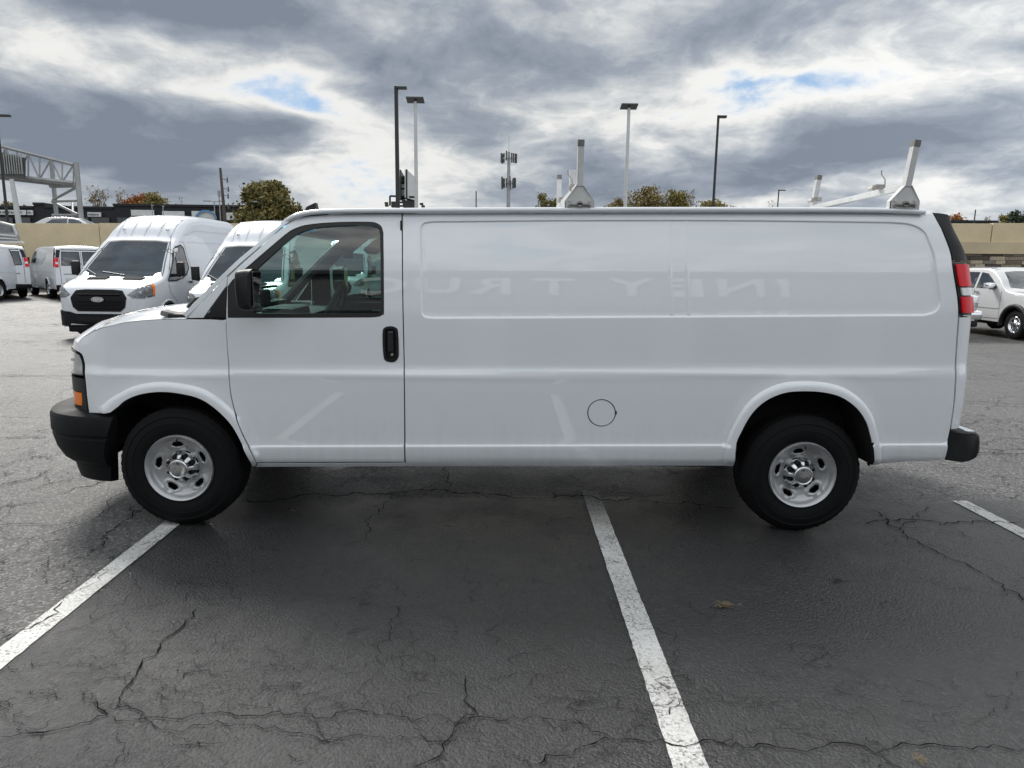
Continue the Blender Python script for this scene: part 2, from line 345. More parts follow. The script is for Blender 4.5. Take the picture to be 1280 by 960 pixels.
def inside(P, loop):
    P = np.asarray(P, float); x, y = P[:, 0], P[:, 1]; r = np.zeros(len(P), bool); A = np.array(loop, float); B = np.roll(A, -1, 0)
    for (ax, ay), (bx, by) in zip(A, B):
        c = (ay > y) != (by > y)
        if ay != by: r ^= c & (x < (bx-ax)*(y-ay)/(by-ay)+ax)
    return r
def area(loop):
    A = np.array(loop); B = np.roll(A, -1, 0); return .5*np.sum(A[:, 0]*B[:, 1]-B[:, 0]*A[:, 1])
def offset(loop, d):                    # shrink (d>0) a closed loop
    P = np.array(loop, float); 
    P = P[np.linalg.norm(P-np.roll(P, 1, 0), axis=1) > 1e-5]
    s = 1 if area(P) > 0 else -1; e = np.roll(P, -1, 0)-P; e /= np.linalg.norm(e, axis=1)[:, None]; nrm = np.stack([-e[:, 1], e[:, 0]], 1)*s
    pn = np.roll(nrm, 1, 0); b = nrm+pn; l = np.einsum('ij,ij->i', b, nrm); l = np.maximum(l, .35); return [tuple(q) for q in P+b/l[:, None]*d]
def cdt(outer, holes=(), step=.03, feats=(), bstep=None):
    loops = [resample(outer, bstep or step)]+[resample(h, bstep or step) for h in holes]
    V = []; E = []
    for lp in loops:
        k = len(V); n = len(lp); V += lp; E += [(k+i, k+(i+1) % n) for i in range(n)]
    nb = len(V)
    for ft, cl in feats:
        ft = resample(ft, step, cl); a = np.array(ft); ok = inside(a, outer) & (seg_dist(a, outer) > step*.15)
        for h in holes: ok &= ~inside(a, h) & (seg_dist(a, h) > step*.15)
        idx = {}
        for i, q in enumerate(ft):
            if ok[i]: idx[i] = len(V); V.append(q)
        n = len(ft)
        for i in range(n if cl else n-1):
            j = (i+1) % n
            if i in idx and j in idx: E.append((idx[i], idx[j]))
    o = np.array(loops[0]); x0, y0 = o.min(0); x1, y1 = o.max(0)
    nx = max(1, int((x1-x0)/step)); ny = max(1, int((y1-y0)/step))
    gx, gy = np.meshgrid(np.linspace(x0, x1, nx+1), np.linspace(y0, y1, ny+1)); gx[1::2] += (x1-x0)/nx/2
    G = np.stack([gx.ravel(), gy.ravel()], 1)
    ok = inside(G, outer) & (seg_dist(G, loops[0]) > step*.45)
    for h in holes: ok &= ~inside(G, h) & (seg_dist(G, h) > step*.45)
    for ft, cl in feats: ok &= seg_dist(G, ft, cl) > step*.3
    V += [tuple(g) for g in G[ok]]
    r = delaunay_2d_cdt([Vector(v) for v in V], E, [], 0, 1e-7)
    VV = np.array([tuple(v) for v in r[0]]); FF = np.array([f for f in r[2] if len(f) == 3])
    c = VV[FF].mean(1); ok = inside(c, loops[0])
    for h in loops[1:]: ok &= ~inside(c, h)
    FF = FF[ok]
    t = VV[FF]; ar = (t[:, 1, 0]-t[:, 0, 0])*(t[:, 2, 1]-t[:, 0, 1])-(t[:, 1, 1]-t[:, 0, 1])*(t[:, 2, 0]-t[:, 0, 0])
    FF[ar < 0] = FF[ar < 0][:, ::-1]; FF = FF[np.abs(ar) > 1e-10]
    return VV, FF
def bedges(F):
    d = {}
    for f in F:
        for i in range(3):
            a, b = int(f[i]), int(f[(i+1) % 3]); d[(a, b)] = d.get((a, b), 0)+1
    return [(a, b) for (a, b) in d if (b, a) not in d]
def smoothstep(a, b, x): t = np.clip((np.asarray(x, float)-a)/(b-a), 0, 1); return t*t*(3-2*t)
def table(x, xs, ys):                   # smooth monotone-ish interpolation
    xs = np.array(xs, float); ys = np.array(ys, float); h = np.diff(xs); dl = np.diff(ys)/h; mm = np.zeros(len(xs))
    mm[0] = dl[0]; mm[-1] = dl[-1]
    for i in range(1, len(xs)-1): mm[i] = 0 if dl[i-1]*dl[i] <= 0 else 2*dl[i-1]*dl[i]/(dl[i-1]+dl[i])
    x = np.clip(np.asarray(x, float), xs[0], xs[-1]); i = np.clip(np.searchsorted(xs, x)-1, 0, len(h)-1); t = (x-xs[i])/h[i]
    return ys[i]*(1+2*t)*(1-t)**2+mm[i]*h[i]*t*(1-t)**2+ys[i+1]*t*t*(3-2*t)+mm[i+1]*h[i]*t*t*(t-1)
# ------------------------------------------------------------ ground
def gz(x, y): return -.30*smoothstep(7, 22, y)*smoothstep(-15, -1, x)
def sheet(name, xs, ys, zf, mat, **kw):
    X, Y = np.meshgrid(xs, ys); Z = zf(X, Y)+0*X; V = np.stack([X.ravel(), Y.ravel(), Z.ravel()], 1); n = len(xs)
    F = [(j*n+i, j*n+i+1, (j+1)*n+i+1, (j+1)*n+i) for j in range(len(ys)-1) for i in range(n-1)]
    return tag(mk(name, V, F, mat, smooth=True), **kw)
SEAM = 4.98
sheet('ground', list(np.linspace(-900, -50, 6))+list(np.linspace(-45, 45, 31))+list(np.linspace(50, 900, 6)), list(np.linspace(-600, -30, 5))+list(np.linspace(-25, 60, 40))+list(np.linspace(100, 1500, 8)), lambda x, y: gz(x, y)-.008, 'asphalt_old', kind='structure', label='grey cracked asphalt of the whole car lot')
# the sealed stall strip: one sheet with an uneven far edge
sx = np.linspace(-2.11, 60, 600); e = SEAM+.03*np.sin(sx*1.7)+.02*np.sin(sx*5.1+1)+.012*rng.standard_normal(600)-.02*(sx)*.08
V = []; F = []
for r_, f in enumerate([0, .5, .95, 1]):
    for i, x in enumerate(sx): V.append((x, -.6+(e[i]+.6)*f, -.004 if r_ < 3 else -.0045))
F = [(a*600+i, a*600+i+1, (a+1)*600+i+1, (a+1)*600+i) for a in range(3) for i in range(599)]
tag(mk('sealed_pavement', V, F, 'asphalt_seal', smooth=True), kind='structure', label='darker sealed asphalt strip of the parking stalls')
def stripe(name, x0, y0, x1, y1, w, label):
    n = 160; V = []; F = []; a = np.array([x0, y0]); b = np.array([x1, y1]); d = (b-a)/np.linalg.norm(b-a); nn = np.array([-d[1], d[0]])
    for i in range(n+1):
        p = a+(b-a)*i/n; j1 = rng.normal(0, .0012); j2 = rng.normal(0, .0012)
        q = p+nn*(w/2+j1); s = p-nn*(w/2+j2); V += [(q[0], q[1], 0), (s[0], s[1], 0)]
    F = [(2*i, 2*i+2, 2*i+3, 2*i+1) for i in range(n)]
    return tag(mk(name, V, F, 'line_paint'), kind='structure', label=label)
stripe('stall_line', -2.145, 4.95, -2.13, -.4, .118, 'worn white stall line under the front wheel')
stripe('stall_line', .645, 5.13, .648, -.4, .122, 'worn white stall line under the middle of the van')
stripe('stall_line', 3.345, 4.96, 3.46, -.4, .11, 'short white stall line behind the rear bumper')
for k in range(-4, 5):
    if k not in (0, 1, -1): stripe('stall_line', .645+2.74*k, 5.0, .645+2.74*k, -.4, .11, 'white stall line further along the row')
# cracks in the asphalt, as narrow dark slits that follow the ones in view
def crack_mesh():
    V = []; F = []
    def add(P, w0, w1, z=.0025):
        P = np.array(P, float); n = len(P)
        if n < 2: return
        k = len(V)
        for i in range(n):
            d = P[min(i+1, n-1)]-P[max(i-1, 0)]; d /= (np.linalg.norm(d)+1e-9); nn = np.array([-d[1], d[0]])
            w = .72*(w0+(w1-w0)*i/(n-1))*(.4+1.2*rng.random())*(0.15 if i in (0, n-1) else 1)
            V.append((*(P[i]+nn*w/2), z)); V.append((*(P[i]-nn*w/2), z))
        for i in range(n-1): F.append((k+2*i, k+2*i+1, k+2*i+3, k+2*i+2))
    def frac(a, b, depth, amp):
        if depth == 0: return [a]
        mpt = (a+b)/2; d = b-a; L = np.linalg.norm(d); mpt = mpt+np.array([-d[1], d[0]])/(L+1e-9)*rng.normal(0, 1.35*amp*min(L, .10+.12*L))
        return frac(a, mpt, depth-1, amp)+frac(mpt, b, depth-1, amp)
    def path(px, w, branch=.25, world=False):
        P = [np.array(p, float) if world else gnd(*p)[:2] for p in px]; out = []
        for a, b in zip(P[:-1], P[1:]): out += frac(a, b, max(1, int(math.log2(max(np.linalg.norm(b-a)/.022, 2)))), .13)
        out.append(P[-1]); add(out, w, w*.8)
        for i in range(2, len(out)-1):
            if rng.random() < branch*.12:
                d = out[i]-out[i-1]; th = math.atan2(d[1], d[0])+rng.choice([-1, 1])*rng.uniform(.5, 1.4); L = rng.uniform(.05, .34)
                e_ = out[i]+L*np.array([math.cos(th), math.sin(th)]); br = frac(out[i], e_, 4, .16)+[e_]; add(br, w*.45, w*.12)
                if rng.random() < .5:
                    th += rng.uniform(-1.2, 1.2); e2 = e_+L*.7*np.array([math.cos(th), math.sin(th)]); add(frac(e_, e2, 3, .18)+[e2], w*.3, w*.1)
    path([(0, 921), (55, 916), (90, 909), (135, 894), (105, 880)], .009, .5)
    path([(247, 760), (230, 782), (200, 805), (194, 820), (170, 845), (157, 860), (150, 877), (135, 892)], .009, .3)
    path([(145, 882), (170, 887), (200, 897), (260, 892), (310, 895), (350, 890), (380, 892), (415, 898), (450, 888), (475, 895), (515, 903), (575, 905), (605, 897), (640, 896), (695, 900), (735, 908), (762, 920)], .006, .8)
    path([(135, 894), (165, 902), (200, 912), (260, 907), (330, 912), (375, 916), (500, 920), (550, 927), (575, 915), (605, 897)], .0045, .7)
    path([(582, 845), (584, 870), (597, 893), (565, 920), (550, 945), (515, 960)], .006, .5)
    path([(670, 957), (705, 945), (735, 932), (765, 925), (825, 925), (880, 925), (920, 928), (960, 931), (1020, 936), (1065, 930), (1115, 936), (1190, 934), (1280, 936)], .0075, .5)
    path([(1086, 636), (1110, 650), (1135, 672), (1170, 689), (1215, 710), (1255, 731), (1282, 754)], .011, .5)
    path([(1125, 663), (1145, 652), (1153, 640), (1160, 633)], .008, .4)
    path([(152, 615), (135, 630), (125, 645), (107, 655), (75, 655), (0, 658)], .007, .4); path([(107, 655), (60, 668), (30, 682), (0, 701)], .007, .5)
    path([(172, 632), (150, 653), (130, 680), (110, 696), (95, 710)], .008, .9); path([(130, 680), (60, 700), (45, 712), (20, 722), (0, 720)], .004, 1)
    path([(150, 690), (122, 722), (98, 738), (80, 752)], .005, 1); path([(57, 700), (45, 735), (75, 738), (100, 722), (135, 716)], .004, 1)
    path([(0, 802), (25, 788), (60, 772), (78, 752)], .010, .2); path([(67, 794), (100, 785), (133, 768), (175, 758), (215, 752)], .005, .6)
    path([(246, 735), (233, 748), (228, 752)], .004, .5); path([(176, 718), (172, 742), (160, 757), (120, 762)], .003, .8)
    path([(450, 888), (455, 870), (462, 850), (473, 828), (472, 805), (486, 780), (488, 757)], .0035, .6)
    path([(496, 619), (480, 632), (462, 648), (459, 676)], .008, .3); path([(286, 725), (290, 745), (300, 765)], .003, .7)
    path([(560, 560), (557, 585), (556, 612)], .010, .3)
    path([(300, 627), (400, 618), (470, 617), (540, 613), (560, 614), (620, 618), (700, 620), (760, 625), (850, 630), (920, 635)], .018, .9)
    path([(1080, 655), (1180, 655), (1280, 654)], .014, .3); path([(1075, 625), (1140, 632), (1180, 640), (1240, 655)], .005, 1)
    path([(700, 886), (745, 890), (780, 889)], .003, .5); path([(525, 812), (560, 838), (580, 845)], .0035, .8); path([(500, 757), (520, 845), (515, 855)], .002, .5)
    path([(1140, 720), (1180, 730), (1220, 737)], .004, .5)
    path([(1180, 560), (1230, 566), (1280, 567)], .02, .2); path([(1180, 500), (1280, 506)], .02, .2); path([(1190, 620), (1235, 640)], .006, .9)
    path([(0, 607), (30, 600), (62, 588)], .012, .4); path([(0, 548), (30, 546), (60, 545)], .02, .3); path([(0, 583), (62, 566)], .008, .5)
    # alligator cracking on the old asphalt just beyond the seam
    for i in range(150):
        x = rng.uniform(-4.5, 4.2); y = rng.uniform(5.02, 6.3); th = rng.uniform(0, math.pi); L = rng.uniform(.08, .34)
        a = np.array([x, y]); b = a+L*np.array([math.cos(th), math.sin(th)]); add(frac(a, b, 4, .16)+[b], .006, .003)
    for i in range(200):                                       # hairline network in the sealed stalls and at the lower left
        x = rng.uniform(-2.2, 2.2) if i % 3 else rng.uniform(-2.2, -.6); y = rng.uniform(2.0, 4.9) if i % 2 else rng.normal(2.55, .16); th = rng.uniform(0, math.pi) if i % 2 else rng.normal(0, .4); L = rng.uniform(.06, .30)
        a = np.array([x, y]); b = a+L*np.array([math.cos(th), math.sin(th)]); add(frac(a, b, 4, .2)+[b], .0036, .0016)
    for i in range(150):
        x = rng.uniform(-5, -2.2); y = rng.uniform(3.4, 5.4); th = rng.uniform(0, math.pi); L = rng.uniform(.08, .4)
        a = np.array([x, y]); b = a+L*np.array([math.cos(th), math.sin(th)]); add(frac(a, b, 4, .16)+[b], .003, .0015)
    for i in range(40):                                        # long ones running away over the lot
        x = rng.uniform(-22, 22); y = rng.uniform(9, 22); L = rng.uniform(1.5, 6); th = rng.normal(0, .35)
        a = np.array([x, y]); b = a+L*np.array([math.cos(th), math.sin(th)]); P = frac(a, b, 6, .08)+[b]; k = len(V); add(P, .03, .012)
        for q in range(k, len(V)): V[q] = (V[q][0], V[q][1], float(gz(V[q][0], V[q][1]))+.004)
    for a in list(range(0)): pass
    return V, F
V, F = crack_mesh()
tag(mk('pavement_crack', V, F, 'crack_dark'), kind='stuff', label='dark jagged cracks opened in the asphalt')
def blot(name, px, py, rx, ry, mat, label, n=40, z=.0008, frag=1):
    c = gnd(px, py); V = []; F = []
    for k in range(frag):
        o_ = (c[0]+(rng.normal(0, rx*.5) if frag > 1 else 0), c[1]+(rng.normal(0, ry*.5) if frag > 1 else 0)); s = 1 if frag == 1 else rng.uniform(.03, .13); b = len(V); V.append((*o_, z+.0001*k))
        ph = rng.uniform(0, 6, 4)
        for i in range(n):
            t = 2*math.pi*i/n; r = 1+.25*math.sin(3*t+ph[0])+.18*math.sin(5*t+ph[1])+.12*math.sin(9*t+ph[2])+.08*rng.standard_normal(); V.append((o_[0]+rx*s*r*math.cos(t), o_[1]+ry*s*r*math.sin(t), z+.0001*k))
        F += [(b, b+1+i, b+1+(i+1) % n) for i in range(n)]
    return tag(mk(name, V, F, mat), kind='stuff', label=label)
blot('oil_spot', 1046, 726, .05, .03, 'oil_stain', 'small black oil spot in front of the rear wheel', frag=60, n=9)
blot('oil_spot', 457, 754, .04, .025, 'oil_stain', 'small dark oil spot below the driver door', frag=40, n=9)
blot('dry_mud', 905, 757, .045, .03, 'dry_mud', 'small tan patch of dried mud right of the middle line', frag=150, n=8)
blot('dry_mud', 1150, 950, .02, .025, 'dry_mud', 'tan mud smear near the lower right crack', frag=90, n=8)
# ------------------------------------------------------------ retaining wall and upper level
WA = np.array([-34, 38.5]); WB = np.array([34, 29.0]); WD = (WB-WA)/np.linalg.norm(WB-WA); WN = np.array([WD[1], -WD[0]])   # WN faces the lot
WR = Matrix.Rotation(math.atan2(WD[1], WD[0]), 4, 'Z')
def wtop(s): return 3.26+.34*s/68.6
wall = empty('retaining_wall', (float(WA[0]), float(WA[1]), 0), label='long tan concrete retaining wall with stone facing below, behind the parked vehicles', cat='retaining wall')
WL = float(np.linalg.norm(WB-WA))
def wpos(s, off, z): p = WA+WD*s+WN*off; return (p[0], p[1], z)
pw = 4.6; n = int(WL/pw)+1
for i in range(-9, n+9):
    s = i*pw+pw/2; bm = bmesh.new(); zt = wtop(s); zb = .3
    box(bm, (0, 0, (zt+zb)/2-1.6), (pw-.035, .35, zt-zb), bevel if False else None)
    o = bm_obj('panel', bm, 'cream_block', wall, bevel=.012); o.location = Vector(wpos(s, 0, 1.6))-wall.location; o.rotation_euler = (0, 0, math.atan2(WD[1], WD[0])+0); 
for i in range(9):                                             # lower ledge course on the right stretch
    s = 38+i*3.5; bm = bmesh.new(); box(bm, (0, 0, 0), (3.44, .5, .50)); o = bm_obj('ledge_block', bm, 'cream_ledge', wall, bevel=.015); o.location = Vector(wpos(s, .14, 2.50))-wall.location; o.rotation_euler = (0, 0, math.atan2(WD[1], WD[0]))
bm = bmesh.new(); box(bm, (0, 0, 0), (WL+82, .2, 3.0)); o = bm_obj('backing', bm, 'stone_3', wall); o.location = Vector(wpos(WL/2, .02, .9))-wall.location; o.rotation_euler = (0, 0, math.atan2(WD[1], WD[0]))
stm = {}
for row in range(7):
    s = 44.0+rng.uniform(0, .3); z = 2.235-row*.165
    while s < 68.5:
        w = rng.choice([.40, .50, .62, .80]); k = int(rng.integers(0, 5)); dpt = rng.choice([.30, .34, .38]); key = (w, k, dpt)
        if key not in stm:
            bm = bmesh.new(); box(bm, (0, 0, 0), (w-.02, dpt, .150)); bmesh.ops.bevel(bm, geom=bm.edges[:], offset=.012, segments=1); me = bpy.data.meshes.new('stone'); bm.to_mesh(me); bm.free(); me.materials.append(M['stone_%d' % k]); stm[key] = me
        o = bpy.data.objects.new('stone', stm[key]); COL.objects.link(o); o.parent = wall; o.location = Vector(wpos(s+w/2, .16, z))-wall.location; o.rotation_euler = (0, 0, math.atan2(WD[1], WD[0])); s += w
# upper terrace behind the wall
V = []; F = []
for i in range(2): s = i*(WL+80)-40; V.append(wpos(s, -.1, 2.62)); 
V += [(200, 400, 2.62), (-200, 400, 2.62)]
tag(mk('upper_road', V, [(0, 1, 2, 3)], 'asphalt_far'), kind='structure', label='raised road level behind the tan wall')
# ------------------------------------------------------------ strip mall and other far buildings
def far_building(name, x0, x1, y, depth, z0, prof, mat, label, cat='building', mat2=None):
    e_ = empty(name, (x0, y, z0), label=label, cat=cat); 
    for k, (a, b, zt) in enumerate(prof):
        bm = bmesh.new(); box(bm, ((a+b)/2-x0, depth/2, (zt-z0)/2), (b-a-.02, depth, zt-z0)); box(bm, ((a+b)/2-x0, -.06, zt-z0-.1), (b-a-.02, .2, .25)); bm_obj('wall', bm, mat, e_, bevel=.02)
    return e_
Yb = 80.0
def bx_(px): return float(at(px, 300, Yb)[0])
def bz_(px, py): return float(at(px, py, Yb)[2])
zt1 = bz_(20, 257.5); zt2 = bz_(54, 253.5); zt3 = bz_(100, 258); zt4 = bz_(240, 256)
mall = far_building('strip_mall', bx_(-160), bx_(345), Yb, 30, 2.6, [(bx_(-160), bx_(46), zt1), (bx_(46), bx_(60), zt2), (bx_(60), bx_(145), zt3), (bx_(145), bx_(345), zt4)], 'black_wall', 'long low black strip mall with white shop signs beyond the tan wall')
def on_mall(px0, py0, px1, py1, mat, name, d=.12, label=None, extra=None):
    x0, x1 = bx_(px0), bx_(px1); z1, z0 = bz_(px0, py0), bz_(px0, py1); bm = bmesh.new(); box(bm, ((x0+x1)/2-mall.location.x, -.1-d/2-.07, (z0+z1)/2-2.6), (x1-x0, d, z1-z0)); o = bm_obj(name, bm, mat, mall, bevel=.01)
    if label: o['label'] = label
    return o
def sign(px0, py0, px1, py1, label=None, strokes=0):
    s = on_mall(px0, py0, px1, py1, 'sign_white', 'sign', label=label)
    if strokes:
        bm = bmesh.new(); w = (px1-px0)/(strokes*1.5+1); x0, x1 = bx_(px0), bx_(px1); z1, z0 = bz_(px0, py0), bz_(px0, py1); U = (x1-x0)/(strokes*1.45+1.4); h = z1-z0
        for i in range(strokes):
            cx = x0+U*(1.0+i*1.45)+U*.2-mall.location.x; box(bm, (cx-U*.35, -.36, (z0+z1)/2-2.6), (U*.22, .04, h*.42)); box(bm, (cx+U*.25, -.36, (z0+z1)/2-2.6), (U*.2, .04, h*rng.choice([.2, .42])))
            box(bm, (cx, -.37, (z0+z1)/2-2.6+h*rng.choice([-.18, 0, .18])), (U*.6, .04, h*.1))
        bm_obj('lettering', bm, 'sign_ink', s)['kind'] = 'stuff'
    return s
sign(2, 262.5, 38, 268.5, 'long white sign', 6); sign(39.5, 263, 46.5, 269, None, 2); sign(114, 265.5, 130.5, 271, 'small white shop sign', 5)
sign(168, 262.5, 196.5, 270); sign(206.5, 264, 234, 272.5); sign(243, 264, 271, 275.5, 'white sign with a blue arch'); sign(286, 266, 312, 275)
bm = bmesh.new(); c = at(257.5, 274, Yb-.5); 
for i in range(14):
    t0 = math.pi*i/14; t1 = math.pi*(i+1)/14; r0 = .78; r1 = 1.0
    prism(bm, [(c[0]+r0*1.2*math.cos(t0), c[1], c[2]+r0*math.sin(t0)), (c[0]+r1*1.2*math.cos(t0), c[1], c[2]+r1*math.sin(t0)), (c[0]+r1*1.2*math.cos(t1), c[1], c[2]+r1*math.sin(t1)), (c[0]+r0*1.2*math.cos(t1), c[1], c[2]+r0*math.sin(t1))], (0, 0, 0), (0, .06, 0))
bm_obj('arch_emblem', bm, 'sign_blue', mall, world=True)
for a, b in ((4, 20), (26, 42), (70, 88), (100, 114), (118, 140), (150, 165)): on_mall(a, 272, b, 282, 'shop_glass', 'shop_window', d=.05)
bm = bmesh.new(); x0, x1 = bx_(345)+.05, bx_(345)+2.5; prism(bm, [(x0, Yb+1, 2.6), (x0+3.4, Yb+34, 2.6), (x0+3.4, Yb+34, zt4-1.0), (x0, Yb+1, zt4-.2)], (0, 0, 0), (-6, 0, 0)); bm_obj('end_wall', bm, 'charcoal_wall', mall, world=True)
x0 = float(at(1187, 280, 70)[0]); x1 = float(at(1247, 280, 70)[0]); far_building('flat_black_building', x0, x1, 70, 20, 2.6, [(x0, x1, float(at(1200, 275.5, 70)[2]))], 'black_wall', 'low flat black building above the wall at the right')
# ------------------------------------------------------------ poles
def pole_base(px, pyb, Y): return at(px, pyb, Y)
def light_pole(px, top, Y, r, mat, kind, label, z0=0.0, arm=.6, xs=1):
    b = at(px, 300, Y); zt = float(at(px, top, Y)[2]); e_ = empty('light_pole', (float(b[0]), Y, z0), label=label, cat='light pole', group='light poles round the lot'); h = zt-z0
    bm = bmesh.new(); tube(bm, [(0, 0, 0), (0, 0, h-.1)], [r, r*.8], 12); box(bm, (0, 0, .25), (r*4, r*4, .5)); bm_obj('pole', bm, mat, e_, smooth=.6)
    if kind == 'panel':
        bm = bmesh.new(); box(bm, (0, 0, h), (1.05*xs, .75, .07), Matrix.Rotation(R(-14), 4, 'X')); tube(bm, [(0, 0, h-.5), (0, 0, h)], .07, 8); bm_obj('lamp_head', bm, 'panel_dark', e_, bevel=.012)
    elif kind == 'arm':
        bm = bmesh.new(); box(bm, (arm*.5*xs, 0, h-.08), (arm, .3, .12)); tube(bm, [(0, 0, h-.4), (0, 0, h)], r*.85, 8); bm_obj('lamp_head', bm, mat, e_, bevel=.015)
    elif kind == 'tee':
        bm = bmesh.new(); box(bm, (0, 0, h-.05), (1.7, .08, .08)); box(bm, (-.75, 0, h-.02), (.6, .3, .12)); box(bm, (.75, 0, h-.02), (.6, .3, .12)); bm_obj('lamp_head', bm, mat, e_, bevel=.01)
    return e_
light_pole(498, 108, 40, .13, 'pole_black', 'arm', 'tall black light pole with a short arm, left of the grey panel pole', xs=.9)
light_pole(521, 125, 45, .125, 'pole_white', 'panel', 'grey light pole with a flat square head, next to the tall black pole')
light_pole(780, 133, 47, .125, 'pole_white', 'panel', 'grey light pole with a flat square head, right of the front ladder rack')
light_pole(889, 144, 42, .085, 'pole_black', 'arm', 'slim black light pole standing alone above the right half of the van', arm=.45)
light_pole(12, 143, 45, .09, 'pole_black', 'arm', 'slim black light pole at the far left beside the gantry', arm=.8)
light_pole(969, 237, 100, .1, 'pole_black', 'arm', 'small distant black light pole left of the rear ladder rack', arm=.9)
light_pole(595, 239, 110, .1, 'pole_black', 'arm', 'tiny distant bare pole left of the cell tower', arm=.1)
light_pole(270.5, 251, 72, .06, 'galvanised', 'tee', 'thin twin-arm lamp in front of the strip mall, left of the wooden pole', z0=2.6)
light_pole(330, 252, 70, .06, 'galvanised', 'tee', 'thin twin-arm lamp in front of the big olive tree', z0=2.6)
light_pole(193, 256, 74, .05, 'galvanised', 'arm', 'thin grey pole before the strip mall, the left one of a close pair', z0=2.6, arm=.1)
light_pole(206.5, 257, 74, .05, 'galvanised', 'arm', 'thin grey pole before the strip mall, the right one of a close pair', z0=2.6, arm=.1)
light_pole(799, 253, 130, .1, 'galvanised', 'tee', 'faint distant twin-arm lamp behind the front ladder rack')
b = at(282, 300, 66); u = empty('utility_pole', (float(b[0]), 66, 2.6), label='weathered brown wooden utility pole with insulators left of the olive tree', cat='utility pole'); h = float(at(281, 210, 66)[2])-2.6
bm = bmesh.new(); tube(bm, [(.1, 0, 0), (0, 0, h*.5), (-.12, 0, h)], [.17, .14, .10], 10); bm_obj('pole', bm, 'wood_pole', u, smooth=.6)
for k, (dz, dx) in enumerate(((.9, .45), (1.7, .5), (2.3, .45), (3.2, .42))):
    bm = bmesh.new(); tube(bm, [(-.1, 0, h-dz), (dx, 0, h-dz-.15)], .03, 6); tube(bm, [(dx, 0, h-dz-.35), (dx, 0, h-dz+.1)], [.08, .05], 8); bm_obj('insulator', bm, 'panel_dark', u)
b = at(277, 300, 67); u = empty('signal_mast', (float(b[0]), 67, 2.6), label='thin grey mast right against the wooden utility pole', cat='mast'); h = float(at(277, 238, 67)[2])-2.6
bm = bmesh.new(); tube(bm, [(0, 0, 0), (0, 0, h)], .05, 6); box(bm, (0, 0, h-.3), (.2, .2, .5)); bm_obj('mast', bm, 'galvanised', u)
# cell tower
Yc = 150; b = at(635, 300, Yc); ct = empty('cell_tower', (float(b[0]), Yc, 0), label='slim grey cell tower with two rings of antennas above the van roof', cat='cell tower'); h = float(at(635, 190, Yc)[2])
bm = bmesh.new(); tube(bm, [(0, 0, 0), (0, 0, h)], [.55, .3], 10); tube(bm, [(0, 0, h), (0, 0, h+3.2)], .04, 5); bm_obj('mast', bm, 'galvanised', ct, smooth=.6)
for zz, rr, nn in ((h-1.2, 1.4, 9), (h-6.1, 1.25, 12)):
    bm = bmesh.new()
    for k in range(3):
        a0 = 2*math.pi*k/3+.4; a1 = 2*math.pi*(k+1)/3+.4; tube(bm, [(rr*math.cos(a0), rr*math.sin(a0), zz), (rr*math.cos(a1), rr*math.sin(a1), zz)], .07, 5); tube(bm, [(0, 0, zz-.2), (rr*math.cos(a0), rr*math.sin(a0), zz)], .07, 5)
    bm_obj('platform', bm, 'galvanised', ct)
    for k in range(nn):
        a = 2*math.pi*k/nn+.2; bm = bmesh.new(); box(bm, (0, 0, 0), (.34, .2, 1.9), None); o = bm_obj('antenna', bm, 'panel_dark', ct, bevel=.03); o.location = (rr*1.1*math.cos(a), rr*1.1*math.sin(a), zz+.3*math.sin(k*2.3)); o.rotation_euler = (0, 0, a)
# billboard seen nearly edge-on
bb = empty('billboard', (float(at(508, 300, 88)[0]), 88, 0), label='big V-shaped billboard seen almost edge-on behind the tall black pole', cat='billboard')
def quadprism(name, pts, t, mat, par):
    bm = bmesh.new(); prism(bm, pts, (0, 0, 0), t); return bm_obj(name, bm, mat, par, world=True)
a1, a0 = at(508.5, 212, 86), at(508.5, 247, 86); c1, c0 = at(521, 223, 95), at(521, 250, 95)
quadprism('face_panel', [a0, (c0[0], c0[1], a0[2]), (c1[0], c1[1], a1[2]), a1], (-.25, .05, 0), 'sign_white', bb)
quadprism('edge_frame', [at(507.2, 211.5, 85.9), at(509, 211.5, 85.9), at(509, 248, 85.9), at(507.2, 248, 85.9)], (0, .3, 0), 'pole_black', bb)
quadprism('face_panel', [at(499.5, 212, 86), at(501, 212, 86), at(501, 248, 86), at(499.5, 248, 86)], (-.6, 8, 0), 'pole_black', bb)
bm = bmesh.new()
for (p, q) in (((501, 222), (508, 222)), ((501, 228), (508, 228)), ((501, 236), (508, 236)), ((500, 246), (520, 252)), ((500, 250), (508, 246)), ((489, 253), (520, 253)), ((489, 257.5), (521, 257.5)), ((508, 248), (519, 256)), ((487.5, 245), (487.5, 257)), ((519.5, 246), (519.5, 257)), ((487.5, 245), (519.5, 246.5))):
    tube(bm, [at(p[0], p[1], 88), at(q[0], q[1], 88)], .12, 5)
bm_obj('framework', bm, 'pole_black', bb, world=True)
quadprism('ballast_box', [at(489, 253, 87), at(498, 253, 87), at(498, 259, 87), at(489, 259, 87)], (0, 1, 0), 'pole_black', bb)
quadprism('ballast_box', [at(502, 249, 87), at(518, 252, 87), at(519, 259, 87), at(504, 259, 87)], (0, 1, 0), 'pole_black', bb)
quadprism('light_box', [at(502.5, 220, 88), at(505.5, 220, 88), at(505.5, 230, 88), at(502.5, 230, 88)], (0, .5, 0), 'pole_black', bb)
bm = bmesh.new(); tube(bm, [(0, 2, 0), (0, 2, float(at(508, 256, 90)[2]))], .6, 12); bm_obj('column', bm, 'pole_black', bb, smooth=.6)
for nm, pxl in (('floodlight', [(483, 254), (483.5, 257)]), ('floodlight', [(527, 255), (529, 258)])):
    for (x, y) in pxl: p = at(x, y, 87); bm = bmesh.new(); box(bm, p, (.4, .3, .25)); bm_obj(nm, bm, 'pole_black', bb, world=True)
